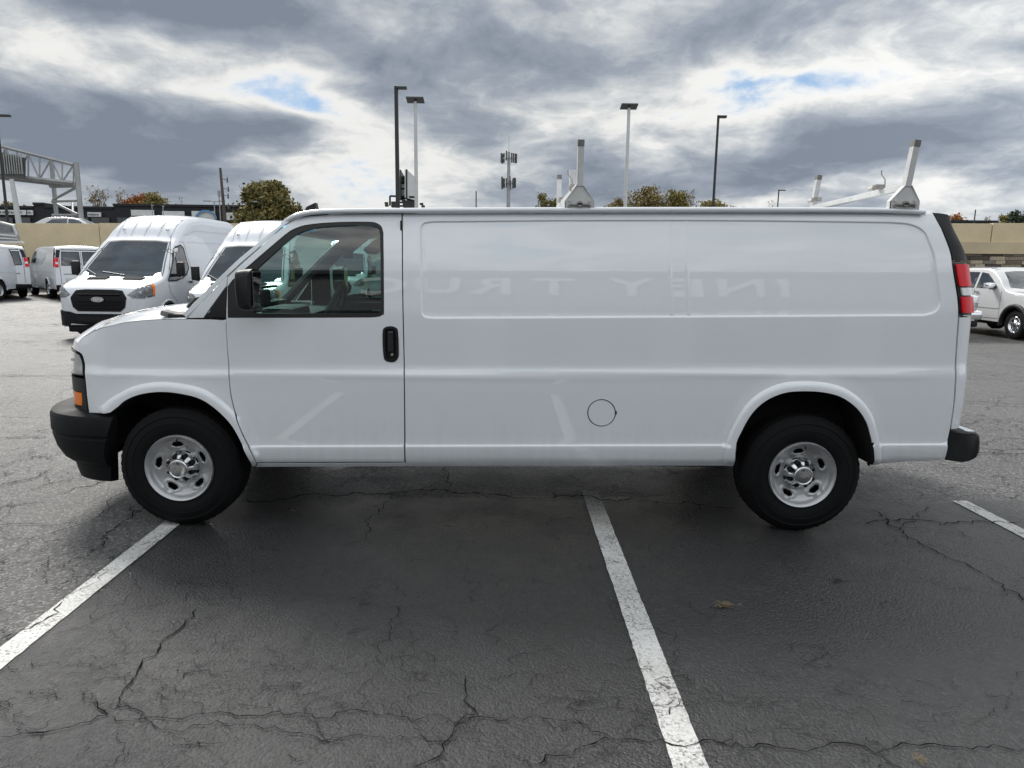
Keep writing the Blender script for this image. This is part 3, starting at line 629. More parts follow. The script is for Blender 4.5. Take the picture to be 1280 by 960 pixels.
# highway sign gantry
gt = empty('sign_gantry', (float(at(80, 300, 60)[0]), 60, 2.6), label='grey steel lattice highway gantry on twin columns at the upper left', cat='gantry')
for (x0, y0, x1, y1, r) in ((61, 205, 68, 276, .17), (92, 203, 98.5, 276, .19)):
    bm = bmesh.new(); p = at((x0+x1)/2, y0, 58+(4 if x0 < 80 else 0)); tube(bm, [(p[0], p[1], 2.6), (p[0], p[1], p[2])], r, 12); bm_obj('column', bm, 'galvanised', gt, smooth=.6, world=True)
def gp(x, y, back=0): return Vector(at(x, y, 58+(x-95)*-.0+back))
bm = bmesh.new()
def tr(a, b, r=.09): tube(bm, [a, b], r, 5)
T = [(-120, 152), (92, 206)]; B = [(-120, 205), (92, 229)]
def lerp(P, t): return (P[0][0]+(P[1][0]-P[0][0])*t, P[0][1]+(P[1][1]-P[0][1])*t)
N = 15
for bk in (0, 2.2):
    tr(gp(*T[0], bk), gp(*T[1], bk), .13); tr(gp(*B[0], bk), gp(*B[1], bk), .16)
    for i in range(N+1):
        t = i/N; tr(gp(*lerp(T, t), bk), gp(*lerp(B, t), bk), .06)
        if i < N:
            a = lerp(T if i % 2 else B, t); b_ = lerp(B if i % 2 else T, (i+1)/N); tr(gp(*a, bk), gp(*b_, bk), .07)
for i in range(N+1): t = i/N; tr(gp(*lerp(T, t), 0), gp(*lerp(T, t), 2.2), .05); tr(gp(*lerp(B, t), 0), gp(*lerp(B, t), 2.2), .06)
bm_obj('truss', bm, 'galvanised', gt, world=True)
bm = bmesh.new(); tr(gp(-120, 208, 1), gp(93, 232, 1), .2); bm_obj('walkway', bm, 'galvanised', gt, world=True)
for P in (((64, 232), (96, 231), .22), ((65, 252), (95, 251), .1), ((66, 269), (97, 269), .12), ((66, 250), (96, 234), .1), ((66, 253), (97, 268), .1), ((91, 252), (91, 273), .09)):
    bm = bmesh.new(); tube(bm, [at(*P[0], 60), at(*P[1], 58)], P[2], 6); bm_obj('brace', bm, 'galvanised', gt, world=True)
bm = bmesh.new(); p0 = at(-8, 188, 57.2); p1 = at(30, 197, 57.2); p2 = at(30, 222, 57.2); p3 = at(-8, 218, 57.2); prism(bm, [p0, p1, p2, p3], (0, 0, 0), (0, .2, 0)); bm_obj('message_board', bm, 'panel_dark', gt, world=True)
for i in range(12):
    x = -6+i*3; bm = bmesh.new(); box(bm, at(x, 205, 57.0), (.06, .1, 1.5)); bm_obj('slat', bm, 'galvanised', gt, world=True)
bm = bmesh.new(); pa = at(14.5, 224, 57); pb = at(23, 282, 57); tube(bm, [(pa[0], 57, pa[2]), (pb[0]+.1, 57, pb[2]-.4)], [.16, .22], 10); bm_obj('leg', bm, 'pole_white', gt, smooth=.6, world=True)
b = at(1215, 300, 64); u = empty('roof_mast', (float(b[0]), 64, 2.6), label='thin dark mast over the flat black building at the right', cat='mast'); bm = bmesh.new(); tube(bm, [(0, 0, 0), (0, 0, float(at(1215, 262, 64)[2])-2.6)], .05, 6); bm_obj('mast', bm, 'pole_black', u)
# ------------------------------------------------------------ trees
def tree(px, Y, top, base, wpx, leaf, label, dens=1.0, z0=0.0, bare=False, seed=0, name='tree', trunk='bark', lsz=.22):
    rg = np.random.default_rng(seed+100); c = at(px, (top+base)/2, Y); zt = float(at(px, top, Y)[2]); zb = float(at(px, base, Y)[2]); rad = wpx/2/FPX*Y; z0_ = z0
    e_ = empty(name, (float(c[0]), Y, z0_), label=label, cat='tree', group='trees beyond the lot'); H = zt-z0_; cb = max(zb-z0_-1.5, H*.22)
    bm = bmesh.new(); tips = []
    def grow(p, d, L, r, dep):
        q = p+d*L; mid = p+d*L*.5+Vector(rg.normal(0, L*.06, 3)); tube(bm, [p, mid, q], [r, r*.8, r*.6], 5 if dep > 1 else 7, cap=False); tips.append((q, dep))
        if dep == 0: return
        for k in range(3 if dep > 2 else int(rg.integers(2, 4))):
            nd = (d+Vector((rg.normal(0, .62), rg.normal(0, .62), rg.normal(.12, .38)))).normalized(); grow(q, nd, L*rg.uniform(.58, .85), r*.6, dep-1)
    hh = H*.30; grow(Vector((0, 0, 0)), Vector((0, 0, 1)), hh, H*.022+.06, 5 if bare else 4)
    P = np.array([t[0] for t in tips]); 
    s = np.array([rad*.8/max(np.percentile(np.abs(P[:, 0]), 98), .1)]*2+[1]); zmx = P[:, 2].max(); sz = H/zmx*(1.0 if bare else .93)
    mt = Matrix.Diagonal((s[0], s[0], sz, 1)); bmesh.ops.transform(bm, matrix=mt, verts=bm.verts); bm_obj('trunk', bm, trunk, e_, smooth=1.0)
    T_ = P*np.array([s[0], s[0], sz]); T_ = T_[[t[1] <= 2 for t in tips]]
    V = []; F = []
    if bare: nl = int(260*dens); 
    else: nl = int(5200*dens)
    if not bare:                                               # fill a lumpy crown between the limbs
        cc = []
        for k in range(30):
            a = rg.uniform(0, 6.283); rr = rad*.85*math.sqrt(rg.random()); z = cb+(H-cb)*(.05+.83*rg.random()**.8*(1-.75*(rr/rad)**2.2)); cc.append((rr*math.cos(a), rr*math.sin(a), z))
        T_ = np.vstack([T_[T_[:, 2] > cb*.8], cc]) if len(T_) else np.array(cc)
    for k in range(nl):
        t = T_[int(rg.integers(0, len(T_)))]; sg = rad*(.13 if not bare else .08); p = t+rg.normal(0, 1, 3)*np.array([sg, sg, sg*.75])
        if p[2] > H: p[2] = H-abs(rg.normal(0, .2))
        if math.hypot(p[0], p[1]) > rad*1.1: continue
        if p[2] < cb*.75: continue
        u_ = rg.normal(0, 1, 3); u_ /= np.linalg.norm(u_); w_ = np.cross(u_, rg.normal(0, 1, 3)); w_ /= np.linalg.norm(w_)+1e-9; z_ = lsz*rg.uniform(.6, 1.4)*(rad/4)**.5; b_ = len(V)
        V += [p-u_*z_, p+w_*z_*.6, p+u_*z_, p-w_*z_*.6]; F.append((b_, b_+1, b_+2, b_+3))
    if V: mk('crown', V, F, leaf, e_)
    return e_
tree(331, 72, 226, 275, 82, 'leaf_olive', 'large olive green autumn tree behind the strip mall, right of the wooden pole', dens=2.6, z0=2.0, seed=1)
tree(170, 125, 238, 258, 32, 'leaf_orange', 'small bright orange autumn tree over the strip mall roof', seed=2, z0=2.0)
tree(196, 122, 238, 258, 36, 'leaf_yellow', 'pale yellow green thin tree right of the orange tree', dens=.55, seed=3, z0=2.0)
tree(125, 120, 233, 260, 34, 'leaf_brown', 'bare leafless tree over the strip mall, left of the orange tree', bare=True, seed=4, z0=2.0)
tree(151, 126, 234, 258, 22, 'leaf_brown', 'narrow bare tree touching the orange tree', bare=True, seed=5, z0=2.0, dens=2)
tree(222, 130, 247, 262, 26, 'leaf_brown', 'low wispy bare tree behind the middle of the strip mall', bare=True, seed=6, z0=2.0)
tree(8, 110, 250, 262, 30, 'leaf_olive', 'low olive tree over the roof at the far left edge', seed=7, dens=.6, z0=2.0)
tree(31, 125, 254, 262, 18, 'leaf_olive', 'tiny dark tree top behind the strip mall at the far left', seed=8, dens=.4, z0=2.0)
tree(687, 95, 235, 264, 34, 'leaf_olive', 'dark green tree behind the front ladder rack', seed=9, dens=.8)
tree(768, 118, 243, 264, 34, 'leaf_brown', 'round brown tree just right of the front ladder rack', seed=10, dens=1.0)
tree(808, 115, 231, 264, 64, 'leaf_brown', 'broad brownish thin tree with bare twigs over the van roof', seed=11, dens=.9)
tree(842, 112, 235, 264, 44, 'leaf_yellow', 'yellow green autumn tree over the van roof, left of the slim black pole', seed=12, dens=.9)
tree(867, 114, 237, 262, 20, 'leaf_yellow', 'half bare tree leaning beside the yellow green one', seed=13, bare=True, dens=2)
tree(890, 118, 248, 264, 52, 'leaf_yellow', 'low yellowish trees behind the slim black pole', seed=14, dens=1.0)
tree(930, 125, 253, 262, 9, 'leaf_olive', 'tiny round green tree top over the van roof', seed=15, dens=.3)
tree(966, 122, 248, 264, 34, 'leaf_brown', 'bare grey trees behind the small distant light pole', seed=16, bare=True)
tree(1196, 95, 265, 285, 34, 'leaf_orange', 'orange brown tree tops just behind the van rear corner', seed=17, dens=.8, z0=1.5)
tree(1232, 115, 270, 285, 26, 'leaf_brown', 'small bare tree behind the flat black building', seed=18, bare=True, z0=1.5)
tree(1258, 92, 264, 284, 24, 'leaf_yellow', 'yellow green tree above the wall at the right', seed=19, dens=.9, z0=1.5)
tree(1279, 86, 261, 284, 34, 'leaf_dark', 'dark evergreen tree at the right edge above the wall', seed=20, dens=1.1, z0=1.5)
# ------------------------------------------------------------ the white cargo van
Y0 = 4.30; YC = 5.30
VR = empty('cargo_van', (-.1, YC, 0), label='long white cargo van with two roof rack bars, side on in the foreground', cat='van')
UA = float(at(142, 450, Y0)[0]); UB = float(at(1196, 450, Y0)[0]); AX, AY = .545, .60; RR = .15; SF = .55; SR = .22
def inset(z): return table(z, [.38, .42, .47, .553, .563, .60, .97, 1.00, 1.06, 1.09, 1.365, 1.5, 1.7, 1.85, 1.94, 2.0, 2.05], [.060, .030, .004, -.006, .005, .006, .006, .008, .020, .0215, .030, .044, .074, .106, .130, .155, .19])
def base(u, z):                        # body shell: u runs along the side and wraps round both ends
    u = np.asarray(u, float); z = np.asarray(z, float); ins = inset(z-.0125*u)
    rake = -.02*smoothstep(.9, .5, z)-.03*smoothstep(.7, .45, z)-.10*smoothstep(1.72, 2.02, z)-.045*smoothstep(1.38, 1.8, z)
    f = np.clip((UA-u)/SF, 0, 1.0)*math.pi/2; r = np.clip((u-UB)/SR, 0, 1.0)*math.pi/2
    ef = np.maximum(UA-SF-u, 0); er = np.maximum(u-UB-SR, 0)
    x = np.clip(u, UA, UB)-AX*np.sin(f)*(1-.0*z)+RR*np.sin(r)-.05*np.sqrt(np.clip(ef, 0, 1)*.4)+0*er
    y = Y0+ins*np.cos(f)*np.cos(r)+AY*(1-np.cos(f))+RR*(1-np.cos(r))+ef+er
    x = x+ins*np.sin(f)*.6-ins*np.sin(r)*.5+rake*smoothstep(UB-.6, UB+.05, u)+.10*smoothstep(.75, 1.30, z)*np.sin(f)*smoothstep(1.0, 1.4, z)
    y = y+.035*smoothstep(UA+.75, UA-.1, u)
    return x, y
PT = np.concatenate([np.linspace(UA-SF-.2, UA, 60), np.linspace(UA+.02, UB-.02, 200), np.linspace(UB, UB+SR+.2, 40)])
def S(px, py, clampu=None):            # photo pixel -> (u, z) on the shell
    z = at(px, py, Y0)[2]
    for _ in range(8):
        x, y = base(PT, z+0*PT); q = proj(np.stack([x, y, z+0*x], 1).T.T)
        qx = [FPX*0]*0
        P = np.stack([x, y, z+0*x], 1)-EYE; c = P@_f; X = 640+FPX*(P@_r)/c; Yp = 480-FPX*(P@_u)/c
        i0 = int(np.argmin(X[:120])); i1 = len(X)-1-int(np.argmax(X[::-1][:120])); u = float(np.interp(px, X[i0:i1+1], PT[i0:i1+1])); _, yy = base(u, z); z = float(at(px, py, float(yy))[2])
    return (u, z)
def SS(L): return [S(*p) for p in L]
FA_in = cr(SS([(142, 515), (157, 502), (177, 493), (203, 489.5), (229.5, 492), (253, 498.5), (273, 512), (291, 531), (304, 554.5), (312.6, 575), (315.5, 583)]), 4)
FA_out = cr(SS([(140.6, 511), (151, 499), (171, 486), (197, 481), (221, 481), (244, 486), (267, 497.7), (288, 512), (302, 531), (314, 554.5), (321, 575)]), 4)
RA_in = cr(SS([(916.6, 581), (919, 558), (926, 538), (939, 516), (956, 500.5), (978, 491), (1001, 488.7), (1026, 490), (1049, 496), (1068.5, 510), (1080, 527), (1085, 544), (1087, 552), (1089, 581)]), 4)
RA_out = cr(SS([(910, 556), (922, 524), (936, 506), (956, 491), (978, 482), (1004, 478), (1029, 479), (1054, 486), (1077, 503), (1089.6, 524), (1095, 544), (1098, 554)]), 4)
PAN_ = cr(SS([(526, 300), (525.5, 286), (530, 279), (542, 277)]), 4)+cr(SS([(700, 275.5), (900, 275.5), (1080, 277.5), (1120, 278.5), (1140, 281), (1155, 289), (1163, 305), (1170, 335), (1175, 370), (1175, 382), (1169, 390), (1156, 394)]), 4)+SS([(1000, 395), (700, 396.8)])+cr(SS([(560, 397.4), (548, 397.5), (541, 397.4), (531, 396), (527, 390), (526.5, 375), (526.3, 350)]), 3)
PAN = [q for i, q in enumerate(PAN_) if i == 0 or math.hypot(q[0]-PAN_[i-1][0], q[1]-PAN_[i-1][1]) > .004]
GR1 = SS([(837, 278), (838, 330), (840, 394)]); GR2 = SS([(858, 278), (859.5, 330), (861, 394)])
def disp(u, z):                        # pressed shapes in the panels, outwards positive
    P = np.stack([np.ravel(u), np.ravel(z)], 1); d = np.zeros(len(P)); mx = P[:, 0]
    for loop in (FA_in, RA_in):
        L = np.array(loop); near = (P[:, 0] > L[:, 0].min()-.15) & (P[:, 0] < L[:, 0].max()+.15)
        if near.any():
            ds = seg_dist(P[near], loop, False); t = np.clip(ds/.058, 0, 1); w = smoothstep(.36, .50, P[near][:, 1]); wf = 1.0
            d[near] += (.022*np.sqrt(np.clip(1-t**2.6, 0, 1))*smoothstep(.0592, .0568, ds)+.004*smoothstep(.12, .058, ds))*w
    near = (P[:, 1] > 1.33) & (P[:, 1] < 2.0) & (P[:, 0] > -.7)
    if near.any():
        Q = P[near]; ds = seg_dist(Q, PAN); sg = np.where(inside(Q, PAN), ds, -ds); k = -.009*smoothstep(-.0035, .0065, sg)-.002*smoothstep(.002, .03, sg)
        for g, s in ((GR1, 1), (GR2, -1)):
            dg = seg_dist(Q, g, False); k += .0035*np.exp(-(dg/.006)**2)*(sg > .01)
        d[near] += k
    ch = smoothstep(-2.62, -2.45, mx)*smoothstep(2.72, 2.5, mx)   # shoulder crease fades out at both ends
    d += .004*ch*np.exp(-((P[:, 1]-.0125*P[:, 0]-1.00)/.02)**2)
    return d.reshape(np.shape(u))
def surf(u, z, push=0.0, dd=True, side=-1):
    u = np.asarray(u, float); z = np.asarray(z, float); e_ = 2e-3
    x, y = base(u, z); xu, yu = base(u+e_, z); xv, yv = base(u-e_, z); tx, ty = xu-xv, yu-yv; L = np.hypot(tx, ty); nx, ny = ty/L, -tx/L   # outward (towards -y on the side)
    d = (disp(u, z) if dd else 0)+push
    x = x+nx*d; y = y+ny*d
    return np.stack([x, y if side < 0 else 2*YC-y, z+0*x], -1)
def normals(u, z, side, dd=True):
    e_ = 1.5e-3; a = surf(u+e_, z, 0, dd)-surf(u-e_, z, 0, dd); b = surf(u, z+e_, 0, dd)-surf(u, z-e_, 0, dd); n = np.cross(a, b); n /= np.linalg.norm(n, axis=1)[:, None]
    if side > 0: n[:, 1] *= -1
    return n
def panel(name, outer, mat, parent, holes=(), step=.03, gap=.0034, push=0, flange=.014, feats=(), side=-1, dd=True, hgap=None, world=True, nrm=True):
    o = offset(outer, gap) if gap else outer; hs = [offset(h, -(gap if hgap is None else hgap)) if (gap or hgap) else h for h in holes]
    UV, F = cdt(o, hs, step, feats); u, z = UV[:, 0], UV[:, 1]; P = surf(u, z, push, dd, side); Nn = normals(u, z, side, dd)
    be = bedges(F); k = len(P); ids = sorted({a for e_ in be for a in e_}); mp = {a: k+i for i, a in enumerate(ids)}
    if flange:
        P = np.vstack([P, P[ids]]); mp2 = {a: k+len(ids)+i for i, a in enumerate(ids)}; P = np.vstack([P, surf(u[ids], z[ids], push-flange, dd, side)])
        F = list(map(tuple, F))+[(mp[b], mp[a], mp2[a], mp2[b]) for a, b in be]; nb = -Nn[ids]*0; 
        # flange normals: facing into the gap
        fn = np.zeros((len(ids), 3)); ix = {a: i for i, a in enumerate(ids)}
        for a, b in be:
            e3 = P[b]-P[a]; n3 = np.cross(e3, Nn[a]) if side < 0 else -np.cross(e3, Nn[a]); n3 /= np.linalg.norm(n3)+1e-9; fn[ix[a]] += n3; fn[ix[b]] += n3
        fn /= np.linalg.norm(fn, axis=1)[:, None]+1e-9; Nn = np.vstack([Nn, fn, fn])
    else: F = list(map(tuple, F))
    if side > 0: F = [f[::-1] for f in F]
    return mk(name, P, F, mat, parent, smooth=True, normals=Nn if nrm else None, world=world)
# outlines (photo pixels, laid onto the shell)
SEAM_F = cr(SS([(284, 346), (283, 372), (282.4, 400), (284.3, 438), (286.4, 470), (289, 496), (296.6, 522), (307, 546), (316, 565), (321.5, 578)]), 4)
DOOR_TOP = cr(SS([(284, 346), (301, 330), (326, 308), (350, 287), (366, 276.3), (380, 271.5), (397, 269), (424, 267.6), (467, 266.8), (502.4, 266.5)]), 4)
DOOR_REAR = SS([(502.4, 266.5), (503, 300), (504, 400), (505.5, 480), (506.3, 578)])
DOOR = DOOR_TOP[:-1]+DOOR_REAR+SEAM_F[::-1][:-1]
WBLK = SS([(284.5, 397.6), (284.2, 358)])+cr(SS([(290, 350), (315, 328), (340, 306.5), (360, 290), (372, 283.8), (384, 280.6), (405, 278.2), (432, 277), (462, 277), (471, 278.6), (477, 283), (479.5, 291)]), 4)+cr(SS([(480, 325), (480.3, 388), (478.5, 393.5), (473, 396.3), (462, 397.2)]), 3)+SS([(380, 397.6)])
GLS = SS([(317.5, 391.5), (317.3, 340)])+cr(SS([(345, 314), (365, 297.5), (375, 291), (388, 286.5), (405, 283.7), (432, 282), (460, 282), (468, 283), (473, 286.5), (474.8, 294)]), 4)+cr(SS([(475.5, 330), (475.8, 386), (475, 390), (471, 391.8)]), 3)
HOODE = cr(SS([(98, 428), (102, 423), (108, 419), (118, 413.5), (130, 409), (156, 403), (183, 400), (210, 398.8), (232, 398.4)]), 4)
LAMP_R = cr(SS([(93.5, 437.6), (101, 442), (104.6, 450), (105.8, 462), (106.4, 474), (108.2, 493), (111, 516.3)]), 4)
nose_u = UA-SF-.30
FENDER = HOODE[1:]+SS([(262, 398.6)])+[q for q in SEAM_F if q[1] < S(283, 399)[1]]+SS([(320, 583)])+[q for q in FA_in[::-1]]+SS([(134, 516.6), (122, 516.5)])+LAMP_R[::-1]+[(UA-SF-.06, S(92, 437)[1]+.005), (UA-SF-.06, S(93, 426)[1])]+[(HOODE[0][0], HOODE[0][1])]
# body side: from the door to the rear seam
RS = SS([(1166.5, 266.5), (1176.8, 285.6), (1184.3, 304), (1190, 326)])+SS([(1193.5, 350), (1197, 372), (1198.2, 395)])
SEAM_R = SS([(1196.5, 420), (1194.5, 470), (1192, 507), (1187.5, 537), (1185, 549), (1181, 574.5)])
SIDE = SS([(502.9, 266.5), (620, 265.6), (760, 265), (900, 264.8), (1040, 265), (1110, 265.7)])+RS+SEAM_R+SS([(1140, 577), (1089.6, 580.6)])+RA_in[::-1]+SS([(915, 582.5), (700, 582.8), (507.5, 583.2), (320, 584)])+SS([(321.5, 578.6), (420, 578.6), (506.8, 578.4)])+DOOR_REAR[::-1][1:-1]
FUEL = [S(752+17.3*math.cos(t), 516.2+16.6*math.sin(t)) for t in np.linspace(0, 2*math.pi, 28, endpoint=False)]
HND = cr(SS([(479, 415), (481, 410), (488, 408.3), (494.5, 410), (497, 415), (498, 440), (497, 447.5), (493, 451.5), (488, 452), (482, 450), (480, 444), (479, 430)]), 3, True)
def offl(loop, d): return offset(loop, d)
def off_open(L, d, c):
    P = np.array(L); t = np.gradient(P, axis=0); t /= np.linalg.norm(t, axis=1)[:, None]; n_ = np.stack([-t[:, 1], t[:, 0]], 1); s_ = np.sign(np.einsum('ij,ij->i', n_, P-np.array(c))); return [tuple(q) for q in P+n_*np.median(s_)*d]
flare_f = [(off_open(FA_in, d, (-2.05, .4)), False) for d in (.02, .04, .050, .0555, .0585, .064, .08)]; flare_r = [(off_open(RA_in, d, (1.9, .4)), False) for d in (.02, .04, .050, .0555, .0585, .064, .08)]
pan_feats = [(offset(PAN, d), True) for d in (-.009, -.003, .0, .003, .006, .010, .016)]+[(off_open(g, d, (9, 1.5)), False) for g in (GR1, GR2) for d in (-.014, -.006, 0, .006, .014)]
ledge = lambda a, b: [([(S(a, 556)[0], zz+.0125*S(a, 556)[0]), (S(b, 556)[0], zz+.0125*S(b, 556)[0])], False) for zz in (.545, .553, .558, .563, .570)]
for side in (-1, 1):
    sd = 'near' if side < 0 else 'far'
    st = .03 if side < 0 else .05
    body = panel('body_side', SIDE, 'van_paint', VR, holes=[FUEL] if side < 0 else [], step=st, feats=pan_feats+flare_r+ledge(509, 902)+ledge(1102, 1178), side=side)
    fend = panel('fender', FENDER, 'van_paint', VR, step=st*.8, feats=flare_f, side=side)
    door = panel('door', DOOR, 'van_paint', VR, holes=[WBLK]+([HND] if side < 0 else []), step=st, side=side, hgap=-.001, feats=ledge(318, 503))
    if side > 0: body['label'] = 'far side body panel'; door['label'] = 'far side front door'; fend['label'] = 'far side fender'
    panel('window_frame', WBLK, 'rubber_seal', door, holes=[GLS], step=.03, gap=.001, push=-.004, flange=.02, side=side, dd=False)
    gl = panel('window_glass', offset(GLS, -.004), 'side_glass', door, step=.08, gap=0, push=-.016, flange=0, side=side, dd=False)
    if side < 0:
        panel('fuel_door', FUEL, 'van_paint', VR, step=.02, gap=.003, push=-.0015, side=-1)
        h = panel('door_handle', HND, 'black_plastic', door, step=.012, gap=.001, push=-.02, flange=0, side=-1, dd=False)
        p = surf(*S(488.5, 427)); bm = bmesh.new(); box(bm, (p[0], p[1]-.001, p[2]), (.035, .022, .13)); bm_obj('grip', bm, 'trim_gloss', door, bevel=.008, world=True)
        p = surf(*S(490, 443)); bm = bmesh.new(); lathe(bm, [(.0001, -.004), (.009, -.004), (.009, .015)], 12, c=p); bm_obj('key_lock', bm, 'worn_steel', door, world=True)
        ring = panel('handle_surround', offset(HND, -.003), 'black_plastic', door, holes=[offset(HND, .012)], step=.012, gap=0, push=.003, flange=.02, side=-1, dd=False)
    if side < 0: p = surf(*S(770, 516)); bm = bmesh.new(); box(bm, (p[0], p[1]+.002, p[2]), (.010, .008, .022)); bm_obj('finger_notch', bm, 'rubber_seal', VR, bevel=.002, world=True)
    # inner liner: stops light, dark seen through the gaps
    LIN = SS([(290, 398), (480, 397.6)])+SS([(481, 300), (481, 272), (1160, 272), (1180, 330), (1190, 400), (1183, 540), (1100, 545)])+RA_out[::-1]+SS([(905, 575), (330, 577)])+[q for q in SEAM_F[::-1] if q[1] < 1.3]
    panel('inner_liner', LIN, 'inner_dark', VR, step=.12, gap=0, push=-.03, flange=0, side=side, dd=False, nrm=False)
    # lower part of the A pillar with the black corner patch
    PIL = SS([(233.2, 397.8), (283.4, 344.8), (283.3, 357.5), (254.5, 397.8)]); panel('windshield_pillar', PIL, 'van_paint', VR, step=.03, side=side, dd=False)
    panel('corner_patch', SS([(255.2, 397.6), (283.2, 358.2), (282.4, 397.6)]), 'black_plastic', VR, step=.04, push=-.003, side=side, dd=False)
    FR = SS([(233.2, 397.2), (283.4, 344.8), (300, 329.2), (326, 307), (350, 285.6), (362, 277), (359.5, 274.8), (352, 279.5), (300, 322), (262, 358), (228.5, 393)])
    panel('windshield_trim', FR, 'black_plastic' if False else 'van_paint', VR, step=.03, push=.001, side=side, dd=False, gap=.0012)
    # rear pillar cover and tail light
    zt = S(1167, 266)[1]; ue = UB+SR+.02
    TRIM = SS([(1163, 266.0), (1166.5, 266.5), (1176.8, 285.6), (1184.3, 304), (1190, 326)])+[(ue, S(1190, 326)[1]), (ue, zt-.012), (UB+.03, zt+.002)]
    panel('pillar_cover', TRIM, 'black_plastic', VR, step=.03, push=.003, side=side, dd=False)
    z0_, z1_ = S(1191, 327.5)[1], S(1198, 394)[1]; a = SS([(1190.6, 328), (1194, 350), (1197.6, 372), (1198.6, 394.5)])
    TL = a+[(ue, a[-1][1]), (ue, a[0][1])]; tl = panel('tail_light', TL, 'trim_gloss', VR, step=.03, push=0, side=side, dd=False)
    za, zb_ = S(1205, 358.7)[1], S(1205, 370)[1]; in1 = .018
    def band(ztop, zbot, name, mat, b0=.006):
        pts = [];
        for z in np.linspace(ztop, zbot, 6): pts.append((float(np.interp(z, [q[1] for q in a[::-1]], [q[0] for q in a[::-1]]))+in1+b0, z))
        panel(name, pts+[(ue-.005, zbot), (ue-.005, ztop)], mat, tl, step=.02, push=.012, flange=.014, side=side, dd=False)
    band(a[0][1]-.006, za+.001, 'lens', 'tail_red', -.006); band(za-.001, zb_+.001, 'reverse_lens', 'lens_white', .004); band(zb_-.001, a[-1][1]+.014, 'lens', 'tail_red', -.006)
    # rear corner below the lamp
    RC = SS([(1199.2, 396), (1197.2, 420), (1195.2, 470), (1192.7, 507), (1188.2, 537)])+[(ue+.04, S(1188, 537)[1]), (ue+.04, S(1199, 396)[1])]
    panel('rear_corner', RC, 'van_paint', VR, step=.03, side=side, dd=False)
    # headlamp, black bezel and amber marker
    un = UA-SF-.10
    HL = SS([(94, 438.6), (100.5, 442.6), (103.8, 450.3), (105, 462), (105.6, 470.5)])+[(un, S(90, 470.5)[1]), (un, S(90, 438)[1])]
    hl = panel('headlight', HL, 'lamp_bowl', VR, step=.03, push=-.012, flange=0, side=side, dd=False, nrm=True)
    panel('lens', HL, 'lamp_glass', hl, step=.03, push=.002, flange=.01, side=side, dd=False)
    panel('lamp_rim', HL, 'black_plastic', hl, holes=[offset(HL, .012)], step=.012, push=.003, flange=.03, side=side, dd=False)
    pass
    BZ = SS([(106.4, 473), (108, 493), (110.6, 515.5)])+[(un, S(92, 515)[1]), (un, S(90, 471.5)[1])]
    AM = SS([(102, 490.8), (102.6, 500), (102.4, 508)])+[(UA-SF+.0, S(90, 508)[1]), (UA-SF+.0, S(90, 490)[1])]
    bz = panel('lamp_bezel', BZ, 'black_plastic', VR, holes=[AM], step=.02, push=.001, side=side, dd=False)
    panel('turn_signal', AM, 'amber_lens', VR, step=.02, push=-.002, flange=.01, side=side, dd=False)
    bm = bmesh.new(); 
# front face between the lamps (grille) and rear doors, seen only from other places
def band_surf(name, u0, u1, z0, z1, mat, push=0, nu=24, nz=8, parent=VR):
    V = []; F = []
    us = np.linspace(u0, u1, nu); zs = np.linspace(z0, z1, nz)
    for z in zs:
        p = surf(us, 0*us+z, push, False); q = p[::-1].copy() if u0 < u1 and u0 > 0 else p.copy()
        line = list(p); far = [(a[0], 2*YC-a[1], a[2]) for a in (p[::-1])]
        if u0 < u1 and u0 < 0: line = far_first = [(a[0], 2*YC-a[1], a[2]) for a in p[::-1]][::-1]; line = [tuple(a) for a in p[::-1]]+[(a[0], 2*YC-a[1], a[2]) for a in p]
        else: line = [tuple(a) for a in p]+far
        V += line
    n = 2*nu
    F = [(j*n+i, j*n+i+1, (j+1)*n+i+1, (j+1)*n+i) for j in range(nz-1) for i in range(n-1)]
    return mk(name, V, F, mat, parent, smooth=True, world=True)
eF = UA-SF-(1.0-AY)-.0; eR = UB+SR+(1.0-RR)
zL = S(92, 470)[1]; zH = S(93, 430)[1]
g = band_surf('grille', eF+.001, UA-SF-.10, zL-.21, zH+.01, 'black_plastic', -.02)
bm = bmesh.new()
for k in range(5):
    z = zL-.16+k*.075; p = surf(np.array([eF+.001]), np.array([z]), 0, False)[0]; box(bm, (p[0]-.0, YC, z), (.02, 1.0, .022))
bm_obj('grille_bar', bm, 'trim_gloss', VR, bevel=.004, world=True)['kind'] = 'stuff'
band_surf('nose_panel', eF+.001, UA-SF-.04, zH+.012, S(100, 423)[1]+.012, 'van_paint', 0)
band_surf('rear_door', UB+SR+.045, eR-.001, .50, S(1190, 326)[1]-.0, 'van_paint', 0)
rw = band_surf('rear_window', UB+SR+.03, eR-.03, S(1190, 326)[1]+.003, 1.93, 'dark_glass', -.004)
